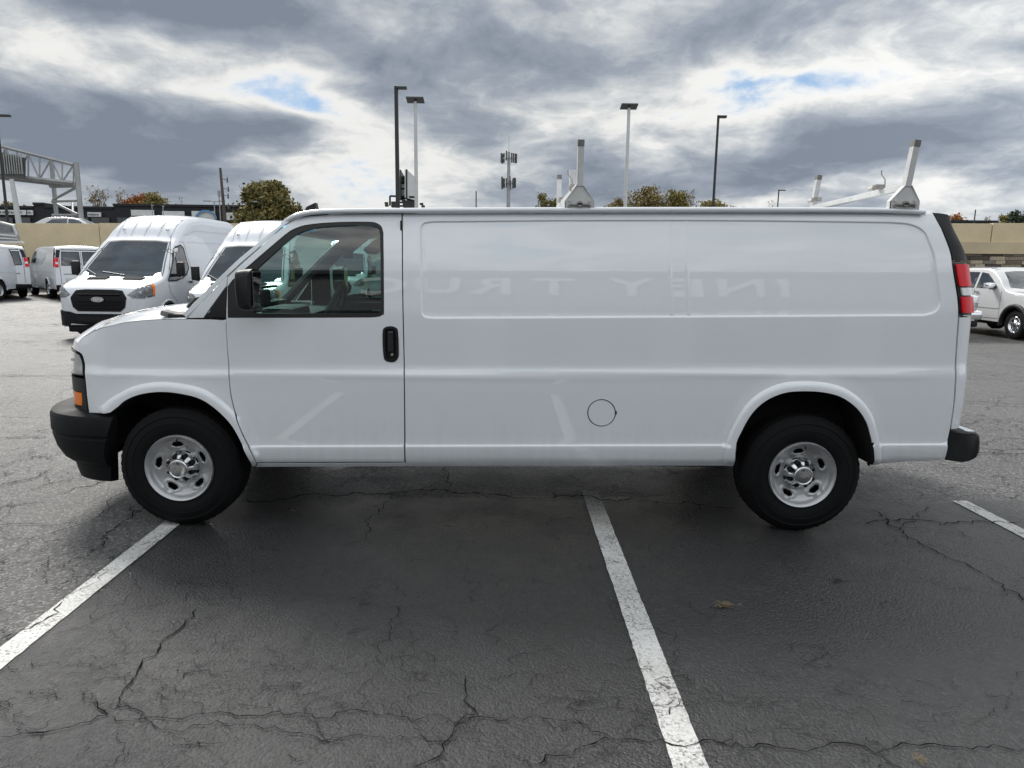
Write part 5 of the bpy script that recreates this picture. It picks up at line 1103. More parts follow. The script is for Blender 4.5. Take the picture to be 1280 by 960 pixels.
# ------------------------------------------------------------ other vehicles (local axes: +x forward, +y left)
class Body:
    def __init__(s, L, top, hw, zb, tum, arches=(), rnd=.10, crown=.04, mat='white_paint', n=None):
        s.L = L; s.top = top; s.hw = hw; s.tum = tum; xs = np.unique(np.round(np.concatenate([np.linspace(0, .4, 14), np.linspace(.4, L-.3, int(L/.07)), np.linspace(L-.3, L, 8)]+[np.linspace(a-r, a+r, 25) for a, r, _ in arches]), 4))
        V = []; rows = []; NS = 16; NT = 14
        for sx in xs:
            zt = float(table(sx, *top)); w = float(table(sx, *hw)); b = float(table(sx, *zb))
            for a, r, zc in arches:
                if abs(sx-a) < r: b = max(b, zc+math.sqrt(r*r-(sx-a)**2))
            rr = min(rnd(sx) if callable(rnd) else rnd, (zt-b)*.45); h = np.linspace(b, zt-rr, NS); half = [(w*float(table(z, *tum)), z) for z in h]
            w1 = half[-1][0]
            for k in range(1, NT+1):
                t = k/NT*math.pi/2; y = w1-rr*(1-math.cos(t)) if k < NT else 0; half.append((w1-rr*(1-math.cos(min(t, 1.45))) if k < 7 else (w1-rr*.55)*(1-(k-6)/(NT-6)), 0))
            wq = half[NS-1][0]; pts = half[:NS]; 
            for k in range(1, 7): t = k/6*math.pi/2; pts.append((wq-rr*(1-math.cos(t)), zt-rr+rr*math.sin(t)*.98))
            w2 = pts[-1][0]
            for k in range(1, 7): f = k/6; pts.append((w2*(1-f), zt-rr*.02+crown*min(1, (zt-b)/1.2)*(1-(1-f)**2)))
            row = [(L/2-sx, y, z) for y, z in pts]+[(L/2-sx, -y, z) for y, z in pts[::-1][1:]]; V += row; n_ = len(row)
        F = [(i*n_+j, i*n_+j+1, (i+1)*n_+j+1, (i+1)*n_+j) for i in range(len(xs)-1) for j in range(n_-1)]
        F += [tuple(range(n_))[::-1], tuple(range((len(xs)-1)*n_, len(xs)*n_))]
        F += [((i+1)*n_, i*n_, i*n_+n_-1, (i+1)*n_+n_-1) for i in range(len(xs)-1)] if False else []
        s.V = V; s.F = F; s.tree = BVHTree.FromPolygons([Vector(v) for v in V], F); s.mat = mat
    def make(s, parent):
        o = mk('body', s.V, s.F, s.mat, parent, smooth=True); o.data.set_sharp_from_angle(angle=R(50)); return o
    def patch(s, name, mat, axis, poly, parent, step=.06, push=.006, holes=(), thick=.0, sym=False):
        UV, F = cdt(poly, holes, step); V = []; N = []
        dirs = {'L': ((0, -1, 0), lambda a, b: (a, 3, b)), 'R': ((0, 1, 0), lambda a, b: (a, -3, b)), 'F': ((-1, 0, 0), lambda a, b: (6, a, b)), 'B': ((1, 0, 0), lambda a, b: (-6, a, b)), 'T': ((0, 0, -1), lambda a, b: (a, b, 5))}
        d, og = dirs[axis]; last = None
        for a, b in UV:
            h = s.tree.ray_cast(Vector(og(a, b)), Vector(d), 14)
            if h[0] is None: h = s.tree.find_nearest(Vector(og(a, b)) if last is None else Vector(last))
            n = Vector(h[1]); n = n if n.dot(Vector(d)) < 0 else -n; nn = (n*.5-Vector(d)*.5).normalized(); q = Vector(h[0])+nn*push; last = q; V.append(tuple(q)); N.append(nn)
        F = [tuple(f) for f in F]; f0 = F[0]; e = (Vector(V[f0[1]])-Vector(V[f0[0]])).cross(Vector(V[f0[2]])-Vector(V[f0[0]]))
        if e.dot(Vector(d)) > 0: F = [f[::-1] for f in F]
        if thick:
            be = bedges(F); k = len(V); ids = sorted({a for q in be for a in q}); mp = {a: k+i for i, a in enumerate(ids)}; V += [tuple(Vector(V[a])-N[a]*thick) for a in ids]; F += [(b, a, mp[a], mp[b]) for a, b in be]
        o = mk(name, V, F, mat, parent, smooth=True); 
        if thick: o.data.set_sharp_from_angle(angle=R(50))
        return o
    def line(s, name, pts, axis, parent, w=.012, mat='rubber_seal', push=.004):
        P = [np.array(p, float) for p in pts]; L = np.array(P); t = np.gradient(L, axis=0); t /= np.linalg.norm(t, axis=1)[:, None]; n_ = np.stack([-t[:, 1], t[:, 0]], 1)*w/2
        return s.patch(name, mat, axis, [tuple(q) for q in L+n_]+[tuple(q) for q in (L-n_)[::-1]], parent, step=.12, push=push)
def vwheel(parent, x, y, r, rim, mat='steel_wheel', w=.24, spokes=8, hub=.3):
    sgn = 1 if y > 0 else -1; wl = empty('wheel', (x, y, r)); wl.parent = parent
    if sgn > 0: wl.rotation_euler = (0, 0, math.pi)
    key = ('vw', round(r, 3), rim, mat, spokes)
    if key not in VW:
        ob = []
        bm = bmesh.new(); lathe(bm, [(rim, .03), (rim+.01, 0), (r-.05, -.008), (r-.015, .012), (r, .035), (r, w-.03), (r-.02, w), (rim, w)], 40, close=True); ob.append(('tyre', bm, 'rubber', .7))
        bm = bmesh.new()
        def fn(i, th, rr, a): k = math.cos(th*spokes); return rr, a+(.03*max(0, -k) if 3 <= i <= 5 else 0)
        lathe(bm, [(rim, .012), (rim-.012, .0), (rim-.03, .02), (rim*.78, .045), (rim*.62, .04), (rim*.45, .03), (rim*.36, .01), (rim*.3, .0), (rim*.12, -.006), (0, -.006)], 48, fn=fn); ob.append(('rim', bm, mat, .9))
        bm = bmesh.new()
        for k in range(spokes):
            th = 2*math.pi*(k+.5)/spokes; lathe(bm, [(0, -.002), (rim*.09, .0), (rim*.10, .05)], 8, c=(rim*.68*math.cos(th), .045, rim*.68*math.sin(th)))
        ob.append(('rim_hole', bm, 'dark_void', .9)); VW[key] = []
        for nm, bm, mt, sm in ob: o = bm_obj(nm, bm, mt, wl, smooth=sm); VW[key].append(o)
        VW[key][2]['kind'] = 'stuff'
    else:
        for o in VW[key]:
            c = o.copy(); COL.objects.link(c); c.parent = wl
    return wl
VW = {}
def boxpart(name, mat, parent, c, s, bev=.02, rot=None, smooth=.7):
    bm = bmesh.new(); box(bm, c, s, rot); return bm_obj(name, bm, mat, parent, bevel=bev, smooth=smooth)
def copy_tree(o, parent=None):
    c = o.copy(); COL.objects.link(c); c.parent = parent
    for ch in list(o.children): copy_tree(ch, c)
    return c
def under(parent, L, w, z0=.22, z1=.75, a=.0):
    boxpart('underbody', 'inner_dark', parent, (0, 0, (z0+z1)/2+.02), (L-.5, w, z1-z0), .02)
def high_roof_van():
    t = empty('high_roof_van', (0, 0, 0)); L = 5.95
    B_ = Body(L, ([0, .03, .10, .30, .60, .86, 1.0, 1.30, 1.65, 1.92, 2.05, 2.3, 2.6, 3.0, 3.6, 5.5, 5.8, 5.92, 5.95], [.86, .98, 1.08, 1.17, 1.24, 1.30, 1.37, 1.63, 1.92, 2.13, 2.22, 2.44, 2.63, 2.755, 2.80, 2.78, 2.74, 2.6, 2.4]),
        ([0, .04, .12, .25, .5, .9, 1.5, 5.6, 5.95], [.62, .76, .87, .94, .985, 1.01, 1.02, 1.02, .99]), ([0, .1, .4, 5.6, 5.95], [.32, .27, .25, .28, .34]), ([0, .4, 1.0, 1.35, 1.9, 2.3, 2.7], [.97, .99, 1.0, .985, .90, .84, .80]),
        arches=((.99, .42, .35), (4.74, .42, .35)), rnd=lambda s_: float(np.interp(s_, [0, .3, .9, 1.1, 1.9, 2.5], [.05, .10, .09, .09, .12, .22])), crown=.03)
    b_ = B_.make(t); f = L/2; under(t, L, 1.7)
    wy = lambda z: float(table(z, *B_.tum))*1.02
    # windshield, hood vents, grille, badge, lamps, bumper
    B_.patch('windshield', 'dark_glass', 'F', [(-.87, 1.36), (-.68, 2.10), (-.4, 2.125), (.4, 2.125), (.68, 2.10), (.87, 1.36), (.5, 1.325), (-.5, 1.325)], t, .08, .006)
    B_.line('windshield_seal', [(-.92, 1.34), (-.715, 2.115), (-.4, 2.14), (.4, 2.14), (.715, 2.115), (.92, 1.34)], 'F', t, .02, push=.009)
    for a, b in ((-.62, -.18), (.16, .60)): B_.patch('hood_vent', 'dark_void', 'T', [(f-.84, a), (f-.84, b), (f-.66, b-.02), (f-.66, a+.02)], t, .1, .022, thick=.02)
    gp_ = [(-.59, .90), (-.49, 1.05), (-.30, 1.07), (.30, 1.07), (.49, 1.05), (.59, .90), (.55, .70), (.45, .61), (-.45, .61), (-.55, .70)]; g_ = B_.patch('grille', 'grille_black', 'F', gp_, t, .06, .012, thick=.03)
    for z in (.69, .76, .83, .97): boxpart('grille_bar', 'grille_black', t, (f+.005, 0, z), (.05, .90, .02), .004)
    bm = bmesh.new(); n = 28; P = [(f+.052, .135*math.cos(2*math.pi*i/n), .865+.055*math.sin(2*math.pi*i/n)) for i in range(n)]; prism(bm, P, (0, 0, 0), (-.03, 0, 0)); bd = bm_obj('badge', bm, 'chrome', t)
    bm = bmesh.new(); P = [(f+.056, .122*math.cos(2*math.pi*i/n), .865+.045*math.sin(2*math.pi*i/n)) for i in range(n)]; prism(bm, P, (0, 0, 0), (-.01, 0, 0)); bm_obj('badge_field', bm, 'worn_steel', bd)
    c_ = bpy.data.curves.new('lettering', 'FONT'); c_.body = 'Ford'; c_.size = .10; c_.extrude = .002; c_.align_x = 'CENTER'; c_.align_y = 'CENTER'; c_.shear = .3; lo = bpy.data.objects.new('lettering', c_); COL.objects.link(lo); c_.materials.append(M['letter_white']); lo.parent = bd; lo.location = (f+.058, 0, .867); lo.rotation_euler = (R(90), 0, R(90))
    for sy in (-1, 1):
        lp = [(sy*.60, .96), (sy*.70, .905), (sy*.90, .885), (sy*.985, .93), (sy*.985, 1.13), (sy*.93, 1.17), (sy*.75, 1.08)]; lp = [(min(max(a, -.99), .99), b) for a, b in lp]
        hl = B_.patch('headlight', 'lamp_dark', 'F', [(a*.93 if abs(a) > .9 else a, b) for a, b in lp], t, .04, .010, thick=.02)
        sp = [(f-.20, .90), (f-.17, 1.10), (f-.30, 1.165), (f-.44, 1.205), (f-.47, 1.19), (f-.45, .95), (f-.42, .925)]; B_.patch('lens', 'lamp_dark', 'L' if sy > 0 else 'R', sp, hl, .05, .010)
        B_.patch('turn_signal', 'amber_lens', 'L' if sy > 0 else 'R', [(f-.37, .96), (f-.37, 1.165), (f-.46, 1.185), (f-.44, .955)], hl, .05, .016)
        boxpart('reflector', 'chrome', hl, (f-.10, sy*.80, 1.0), (.04, .13, .07), .02)
        ax = 'L' if sy > 0 else 'R'; 
        win = [(f-1.04, 1.24), (f-1.27, 1.50), (f-1.72, 1.98), (f-2.02, 2.05), (f-2.14, 1.99), (f-2.18, 1.52), (f-2.02, 1.38), (f-1.78, 1.29), (f-1.42, 1.235)]
        sw = B_.patch('side_window', 'dark_glass', ax, win, t, .08, .006); B_.line('window_seal', win+[win[0]], ax, t, .035, push=.009); B_.line('window_divider', [(f-1.62, 1.31), (f-1.60, 1.86)], ax, t, .03, push=.010)
        B_.line('door_gap', [(f-1.06, 1.22), (f-1.10, .98), (f-1.38, .78), (f-1.45, .45), (f-2.20, .42), (f-2.33, .60), (f-2.30, 1.5), (f-2.22, 2.12), (f-1.85, 2.14), (f-1.55, 1.92)], ax, t, .010)
        B_.line('body_crease', [(f-2.4, 1.22), (f-5.7, 1.22)], ax, t, .012, 'silver_paint'); B_.line('body_crease', [(f-2.45, 2.13), (f-5.8, 2.13)], ax, t, .02, 'silver_paint'); B_.line('body_crease', [(f-2.3, 2.28), (f-3.0, 2.42), (f-5.8, 2.42)], ax, t, .025, 'silver_paint')
        B_.patch('side_moulding', 'bumper_plastic', ax, [(f-1.5, .42), (f-4.2, .42), (f-4.2, .50), (f-1.5, .52)], t, .1, .012)
        B_.patch('door_handle', 'black_plastic', ax, [(f-2.05, 1.16), (f-2.22, 1.16), (f-2.22, 1.21), (f-2.05, 1.21)], t, .05, .03)
        mr = boxpart('door_mirror', 'black_plastic', t, (f-1.30, sy*1.19, 1.50), (.12, .17, .32), .035); boxpart('mirror_arm', 'black_plastic', mr, (f-1.32, sy*1.06, 1.36), (.08, .26, .07), .02)
        boxpart('fog_lamp', 'chrome', t, (f-.12, sy*.86, .50), (.05, .06, .06), .02)
        bm = bmesh.new(); xw = f-.99; P = [(xw+(.45)*math.cos(a), sy*(1.0+.004), .36+.45*math.sin(a)) for a in np.linspace(-.1, math.pi+.1, 16)]; tube(bm, P, .025, 6); bm_obj('arch_lip', bm, 'white_paint', t, smooth=1)
        bm = bmesh.new(); P = [(f-.99+(.40)*math.cos(a), sy*(1.0+.004), .36+.40*math.sin(a)) for a in np.linspace(0, math.pi, 14)]; tube(bm, P, .04, 6); bm_obj('arch_trim', bm, 'bumper_plastic', t, smooth=1)
        for xw in (f-.99, f-4.74): vwheel(t, xw, sy*.99, .35, .215, 'steel_wheel')
    B_.patch('front_bumper', 'bumper_plastic', 'F', [(-.93, .30), (-.93, .62), (-.62, .60), (-.50, .56), (.50, .56), (.62, .60), (.93, .62), (.93, .30)], t, .06, .03, thick=.06)
    for sy, ax in ((1, 'L'), (-1, 'R')): B_.patch('bumper_corner', 'bumper_plastic', ax, [(f-.07, .30), (f-.07, .62), (f-.35, .64), (f-.60, .60), (f-.58, .45), (f-.56, .32)], t, .05, .03, thick=.05)
    boxpart('bumper_lip', 'bumper_plastic', t, (f-.22, 0, .24), (.34, 1.45, .16), .04); boxpart('air_intake', 'dark_void', t, (f+.01, 0, .44), (.05, .9, .10), .01)
    for y in (-.62, -.30, .02, .34, .64):                     # pressed ribs over the cab
        V_ = []; pts = [(f-2.08, y*1.0), (f-2.5, y*1.03), (f-2.9, y*1.05)]; B_.line('roof_rib', pts, 'T', t, .035, 'white_paint', .014)
    for y in (-.86, .86): boxpart('marker_lamp', 'lens_white', t, (f-2.25, y*.6, 2.42), (.06, .07, .04), .01)
    bm = bmesh.new(); tube(bm, [(f-1.15, .98, 1.25), (f-1.35, 1.0, 2.25)], .006, 5); bm_obj('aerial', bm, 'rubber_seal', t)
    bm = bmesh.new(); tube(bm, [(f-.95, -.55, 1.36), (f-1.12, -.98*.85, 1.48)], .012, 5); tube(bm, [(f-.93, .1, 1.36), (f-1.05, -.45, 1.43)], .012, 5); bm_obj('wiper', bm, 'rubber_seal', t)
    B_.patch('rear_window', 'dark_glass', 'B', [(-.8, 1.3), (-.1, 1.3), (-.1, 1.95), (-.72, 1.95)], t, .1, .006); B_.patch('rear_window', 'dark_glass', 'B', [(.1, 1.3), (.8, 1.3), (.72, 1.95), (.1, 1.95)], t, .1, .006)
    for sy in (-1, 1): B_.patch('tail_light', 'tail_red', 'B', [(sy*.84, .9), (sy*.93, .9), (sy*.90, 1.5), (sy*.83, 1.5)], t, .06, .012)
    return t
def rear_van(name='cargo_van'):
    t = empty(name, (0, 0, 0)); L = 5.7; f = L/2
    B_ = Body(L, ([0, .05, .2, .9, 1.15, 1.5, 1.95, 2.2, 3.0, 5.3, 5.52, 5.62, 5.70], [.98, 1.1, 1.2, 1.33, 1.38, 1.68, 1.95, 2.02, 2.07, 2.07, 2.045, 2.01, 1.93]), ([0, .08, .3, .6, 5.4, 5.62, 5.70], [.7, .84, .95, .99, .99, .975, .94]), ([0, .3, 5.7], [.38, .36, .42]),
        ([0, .5, 1.0, 1.35, 1.7, 2.05], [.97, 1, .995, .975, .93, .86]), arches=((.92, .43, .38), (4.30, .43, .38)), rnd=lambda s_: float(np.interp(s_, [0, 1, 2, 5.3, 5.7], [.08, .07, .09, .09, .08])), crown=.05)
    # rear doors lean forward
    for i, v in enumerate(B_.V):
        if v[0] < -f+.9 and v[2] > 1.2: B_.V[i] = (v[0]+.16*float(smoothstep(1.2, 2.05, v[2]))*float(smoothstep(-f+.9, -f+.1, v[0])), v[1], v[2])
    B_.tree = BVHTree.FromPolygons([Vector(v) for v in B_.V], B_.F); B_.make(t); under(t, L, 1.7, .3, .8)
    for sy, ax in ((1, 'L'), (-1, 'R')):
        B_.patch('side_window', 'dark_glass', ax, [(f-1.25, 1.42), (f-1.9, 1.88), (f-2.35, 1.9), (f-2.35, 1.4)], t, .1, .006)
        B_.line('door_gap', [(f-1.2, 1.38), (f-1.25, .8), (f-1.35, .45), (f-2.5, .45), (f-2.5, 1.98)], ax, t, .012); B_.line('body_crease', [(f-1.2, 1.05), (f-5.5, 1.05)], ax, t, .02, 'silver_paint')
        B_.patch('pillar_cover', 'black_plastic', ax, [(-f+.05, 1.62), (-f+.20, 1.62), (-f+.30, 2.0), (-f+.10, 2.0)], t, .06, .008)
        B_.patch('tail_light', 'tail_red', ax, [(-f+.02, 1.28), (-f+.13, 1.28), (-f+.18, 1.62), (-f+.06, 1.62)], t, .06, .014)
        tl = B_.patch('tail_light', 'tail_red', 'B', [(sy*.80, 1.26), (sy*.925, 1.26), (sy*.90, 1.62), (sy*.78, 1.62)], t, .05, .014); B_.patch('reverse_lens', 'lens_white', 'B', [(sy*.81, 1.38), (sy*.91, 1.38), (sy*.905, 1.46), (sy*.805, 1.46)], tl, .05, .018)
        B_.patch('pillar_cover', 'black_plastic', 'B', [(sy*.76, 1.63), (sy*.88, 1.63), (sy*.82, 1.93), (sy*.68, 1.94)], t, .06, .010)
        a0, a1 = (.06, .70) if sy > 0 else (-.70, -.06); e_ = .08
        w_ = [(a0, 1.34), (a1, 1.34), (a1-(.05 if sy > 0 else 0), 1.86), (a0+(.05 if sy < 0 else 0), 1.86)]; B_.patch('rear_window', 'dark_glass', 'B', w_, t, .08, .008); B_.line('window_seal', w_+[w_[0]], 'B', t, .03, push=.012)
        B_.line('door_gap', [(sy*.76, .62), (sy*.76, 1.28), (sy*.73, 1.90)], 'B', t, .014)
        mr = boxpart('door_mirror', 'black_plastic', t, (f-1.5, sy*1.13, 1.5), (.12, .2, .3), .03)
        for xw in (f-.92, f-4.30):
            vwheel(t, xw, sy*.97, .385, .215, 'steel_wheel'); bm = bmesh.new(); P = [(xw+.45*math.cos(a), sy*.985, .385+.45*math.sin(a)) for a in np.linspace(.0, math.pi, 16)]; tube(bm, P, .03, 6); bm_obj('arch_lip', bm, 'white_paint', t, smooth=1)
    B_.line('door_gap', [(0, .60), (0, 1.90)], 'B', t, .014); B_.patch('badge_strip', 'worn_steel', 'B', [(.30, .98), (.66, .98), (.66, 1.02), (.30, 1.02)], t, .1, .010); B_.patch('badge_strip', 'worn_steel', 'B', [(-.62, .98), (-.40, .98), (-.40, 1.02), (-.62, 1.02)], t, .1, .010)
    B_.patch('roof_edge_cover', 'black_plastic', 'B', [(-.66, 1.925), (-.66, 1.955), (.66, 1.955), (.66, 1.925)], t, .08, .010)
    boxpart('rear_bumper', 'bumper_plastic', t, (-f-.04, 0, .50), (.2, 1.90, .16), .03); boxpart('bumper_step', 'worn_steel', t, (-f-.06, 0, .585), (.15, 1.2, .02), .004); boxpart('licence_plate', 'sign_white', t, (-f-.01, .45, .78), (.02, .30, .15), .004)
    B_.patch('windshield', 'dark_glass', 'F', [(-.8, 1.42), (-.66, 1.92), (.66, 1.92), (.8, 1.42)], t, .1, .006); B_.patch('grille', 'trim_gloss', 'F', [(-.5, .7), (-.5, 1.02), (.5, 1.02), (.5, .7)], t, .08, .01)
    for sy in (-1, 1): B_.patch('headlight', 'lamp_silver', 'F', [(sy*.56, .74), (sy*.56, 1.03), (sy*.78, 1.03), (sy*.78, .74)], t, .06, .012)
    boxpart('front_bumper', 'bumper_plastic', t, (f+.02, 0, .54), (.22, 1.8, .28), .06)
    return t
def pickup(kind):
    t = empty('pickup_truck', (0, 0, 0)); L = 5.6; f = L/2; silver = kind == 'sport'
    B_ = Body(L, ([0, .04, .15, .6, 1.25, 1.45, 1.9, 2.25, 2.7, 3.5, 3.9, 4.1, 4.6, 4.75, 5.5, 5.6], [.98, 1.12, 1.19, 1.24, 1.29, 1.34, 1.66, 1.85, 1.925, 1.92, 1.88, 1.85, 1.42 if not silver else 1.5, 1.33, 1.31, 1.25]), ([0, .06, .2, .5, 5.3, 5.6], [.72, .88, .965, 1.0, 1.0, .95]), ([0, .3, 5.6], [.48, .42, .48]),
        ([0, .6, 1.0, 1.3, 1.6, 1.92], [.99, 1, 1, .985, .91, .82]), arches=((.98, .46, .40), (4.35, .46, .40)), rnd=lambda s_: float(np.interp(s_, [0, .3, 1.3, 2.2, 4, 5], [.05, .07, .06, .07, .07, .04])), crown=.04, mat='silver_paint' if silver else 'white_paint')
    B_.make(t); under(t, L, 1.6, .3, .85)
    B_.patch('windshield', 'dark_glass', 'F', [(-.80, 1.40), (-.62, 1.82), (-.3, 1.85), (.3, 1.85), (.62, 1.82), (.80, 1.40), (.4, 1.36), (-.4, 1.36)], t, .08, .006)
    for sy, ax in ((1, 'L'), (-1, 'R')):
        w1 = [(f-1.85, 1.36), (f-1.95, 1.46), (f-2.42, 1.76), (f-2.72, 1.80), (f-2.74, 1.36)]; w2 = [(f-2.86, 1.36), (f-2.84, 1.80), (f-3.45, 1.80), (f-3.62, 1.70), (f-3.70, 1.36)]; w3 = [(f-3.86, 1.38), (f-3.76, 1.72), (f-3.95, 1.74), (f-4.35, 1.42)]
        for w_ in (w1, w2, w3): B_.patch('side_window', 'dark_glass', ax, w_, t, .08, .006); B_.line('window_seal', w_+[w_[0]], ax, t, .022, push=.009)
        B_.line('door_gap', [(f-1.62, 1.30), (f-1.62, .52), (f-2.80, .50), (f-2.80, 1.30)], ax, t, .012); B_.line('door_gap', [(f-2.80, .50), (f-3.55, .52), (f-3.8, .9), (f-3.78, 1.3)], ax, t, .012)
        B_.patch('door_handle', 'chrome', ax, [(f-2.55, 1.20), (f-2.74, 1.20), (f-2.74, 1.245), (f-2.55, 1.245)], t, .05, .03)
        B_.patch('side_moulding', 'silver_paint', ax, [(f-1.66, .80), (f-3.8, .80), (f-3.8, .85), (f-1.66, .85)], t, .1, .015)
        mr = boxpart('door_mirror', 'chrome', t, (f-1.98, sy*1.12, 1.43), (.15, .30, .17), .05); boxpart('mirror_base', 'black_plastic', mr, (f-1.98, sy*1.00, 1.36), (.10, .22, .07), .02)
        for xw in (f-.98, f-4.35):
            vwheel(t, xw, sy*.985, .40, .235, 'chrome', spokes=6)
            V_ = []; n = 20
            for k in range(n+1):
                a = -.12+(math.pi+.24)*k/n
                for (rr, y_) in ((.455, .985), (.46, 1.05), (.56, 1.045), (.575, .99)): V_.append((xw+rr*math.cos(a), sy*y_, .40+rr*math.sin(a)))
            F_ = [(4*k+j, 4*k+4+j, 4*k+5+j, 4*k+1+j) for k in range(n) for j in range(3)]
            if silver: mk('fender_flare', V_, F_, 'black_plastic', t, smooth=True)
        lp = [(sy*.58, .90), (sy*.93, .90), (sy*.93, 1.15), (sy*.58, 1.14)]; hl = B_.patch('headlight', 'lamp_silver', 'F', lp, t, .05, .012, thick=.02)
        B_.patch('lens', 'lamp_silver', ax, [(f-.04, .90), (f-.05, 1.13), (f-.36, 1.17), (f-.34, .93)], hl, .05, .012); boxpart('lamp_divider', 'chrome', hl, (f-.02, sy*.76, 1.02), (.05, .30, .03), .01)
        B_.patch('turn_signal', 'amber_lens', ax, [(f-.28, .94), (f-.28, 1.12), (f-.35, 1.13), (f-.33, .95)], hl, .05, .018)
    g_ = B_.patch('grille', 'black_plastic' if True else '', 'F', [(-.55, .82), (-.56, 1.14), (.56, 1.14), (.55, .82)], t, .06, .012, thick=.02)
    boxpart('grille_bar', 'chrome', t, (f+.03, 0, .99), (.05, 1.1, .07), .02); boxpart('grille_bar', 'chrome', t, (f+.02, 0, 1.14), (.05, 1.15, .03), .01)
    boxpart('front_bumper', 'chrome' if not silver else 'silver_paint', t, (f+.02, 0, .68), (.26, 1.88, .26), .07); boxpart('air_dam', 'black_plastic', t, (f-.04, 0, .46), (.3, 1.7, .22), .05)
    for sy in (-1, 1): boxpart('bumper_side', 'chrome' if not silver else 'silver_paint', t, (f-.26, sy*.95, .68), (.42, .12, .25), .04); boxpart('fog_lamp', 'lens_white', t, (f+.10, sy*.66, .56), (.06, .14, .07), .02)
    boxpart('roof_rail', 'chrome' if silver else 'black_plastic', t, (f-3.1, .68, 1.945), (1.5, .04, .03), .01); boxpart('roof_rail', 'chrome' if silver else 'black_plastic', t, (f-3.1, -.68, 1.945), (1.5, .04, .03), .01)
    for sy in (-1, 1): B_.patch('tail_light', 'tail_red', 'B', [(sy*.78, .85), (sy*.92, .85), (sy*.92, 1.2), (sy*.78, 1.2)], t, .06, .012)
    boxpart('rear_bumper', 'chrome', t, (-f-.03, 0, .58), (.2, 1.85, .2), .05)
    return t
def place(o, px, Y, rz, label, cat, group=None, off=(0, 0), z=None):
    x = float(at(px, 330, Y)[0]); o.location = (x+off[0], Y+off[1], float(gz(x+off[0], Y+off[1])) if z is None else z); o.rotation_euler = (0, 0, rz); tag(o, label, cat, group); return o
DN = -math.pi/2
hv = high_roof_van(); place(hv, 119.5, 15.2, DN, 'white high-roof van facing the camera, its whole black grille in view at the left', 'van', 'white high-roof vans', off=(0, 2.97))
hv.location[2] += .04; X1 = hv.location[0]
h2 = copy_tree(hv); h2.location = (X1+2.66, hv.location[1]+.12, float(gz(X1+2.8, 17))); tag(h2, 'white high-roof van half hidden behind the windshield pillar of the foreground van', 'van', 'white high-roof vans')
h3 = copy_tree(hv); place(h3, 431, 27.2, DN, 'white high-roof van farther back, seen small through the cab windows of the foreground van', 'van', 'white high-roof vans', off=(-.35, 2.97), z=-.2)
rv = rear_van(); place(rv, 68, 28.2, math.pi+R(8), 'white cargo van showing its two rear door windows, just left of the big high-roof van', 'van', 'white low cargo vans parked along the wall')
# rear left corner of each van is put where its tail light stands
def corner_to(o, px, Y, rz, ly=.97):
    o.rotation_euler = (0, 0, rz); c, s_ = math.cos(rz), math.sin(rz); lx = -2.85; p = at(px, 340, Y); o.location = (float(p[0])-(lx*c-ly*s_), Y-(lx*s_+ly*c), 0)
corner_to(rv, 68.0, 28.0, R(133))
r2 = copy_tree(rv); tag(r2, 'white cargo van with only one rear window and its right tail light showing', 'van', 'white low cargo vans parked along the wall'); corner_to(r2, 38.5, 28.8, R(133), -.97)
r3 = copy_tree(rv); tag(r3, 'white cargo van cut off by the left photo edge, its rear wheel in view', 'van', 'white low cargo vans parked along the wall'); corner_to(r3, 22.0, 28.6, R(-81))
r4 = copy_tree(rv); tag(r4, 'white cargo van seen small through the cab, behind the high-roof van', 'van', 'white low cargo vans parked along the wall'); place(r4, 505, 35, -math.pi/2+R(160), r4['label'], 'van', r4['group'], z=-.2)
pk = pickup('sport'); place(pk, 640, 19.6, DN, 'silver white crew pickup with black fender flares at the right edge', 'pickup truck', off=(0, 2.8)); pk.location = (14.98, 21.25, -.26)
p2 = pickup('work'); p2.location = (12.06, 22.2, -.28); p2.rotation_euler = (0, 0, DN); tag(p2, 'white pickup with black grille and chrome bumper peeping out behind the tail light', 'pickup truck')
# silver car on the upper road, and the pale ladder-rack truck body behind the left vans
def sedan():
    t = empty('parked_car', (0, 0, 0)); L = 4.7; B_ = Body(L, ([0, .1, .5, 1.1, 1.7, 2.2, 3.0, 3.6, 4.3, 4.6, 4.7], [.6, .72, .85, .95, 1.3, 1.5, 1.56, 1.53, 1.2, 1.0, .9]), ([0, .2, .6, 4.3, 4.7], [.6, .8, .88, .9, .8]), ([0, 4.7], [.25, .25]), ([0, .9, 1.2, 1.56], [.98, 1, .9, .74]), arches=((.9, .36, .33), (3.7, .36, .33)), rnd=.09, mat='silver_paint'); B_.make(t); f = L/2
    for sy, ax in ((1, 'L'), (-1, 'R')):
        B_.patch('side_window', 'dark_glass', ax, [(f-1.45, 1.0), (f-1.95, 1.38), (f-2.5, 1.46), (f-2.5, 1.0)], t, .1, .006); B_.patch('side_window', 'dark_glass', ax, [(f-2.58, 1.0), (f-2.58, 1.46), (f-3.4, 1.42), (f-3.85, 1.1), (f-3.85, 1.0)], t, .1, .006)
        for xw in (f-.9, f-3.7): vwheel(t, xw, sy*.86, .33, .2, 'steel_wheel')
    B_.patch('windshield', 'dark_glass', 'F', [(-.7, 1.02), (-.55, 1.46), (.55, 1.46), (.7, 1.02)], t, .1, .006)
    return t
cr_ = sedan(); place(cr_, 101, 44, R(8), 'silver car on the higher road, its roof showing above the tan wall', 'car', z=2.42)
st = empty('service_truck', (float(at(8, 300, 33)[0]), 33, 0), label='pale grey slatted truck top rising behind the cargo vans at the left edge', cat='truck')
zq = lambda y, Y=33: float(at(10, y, Y)[2])
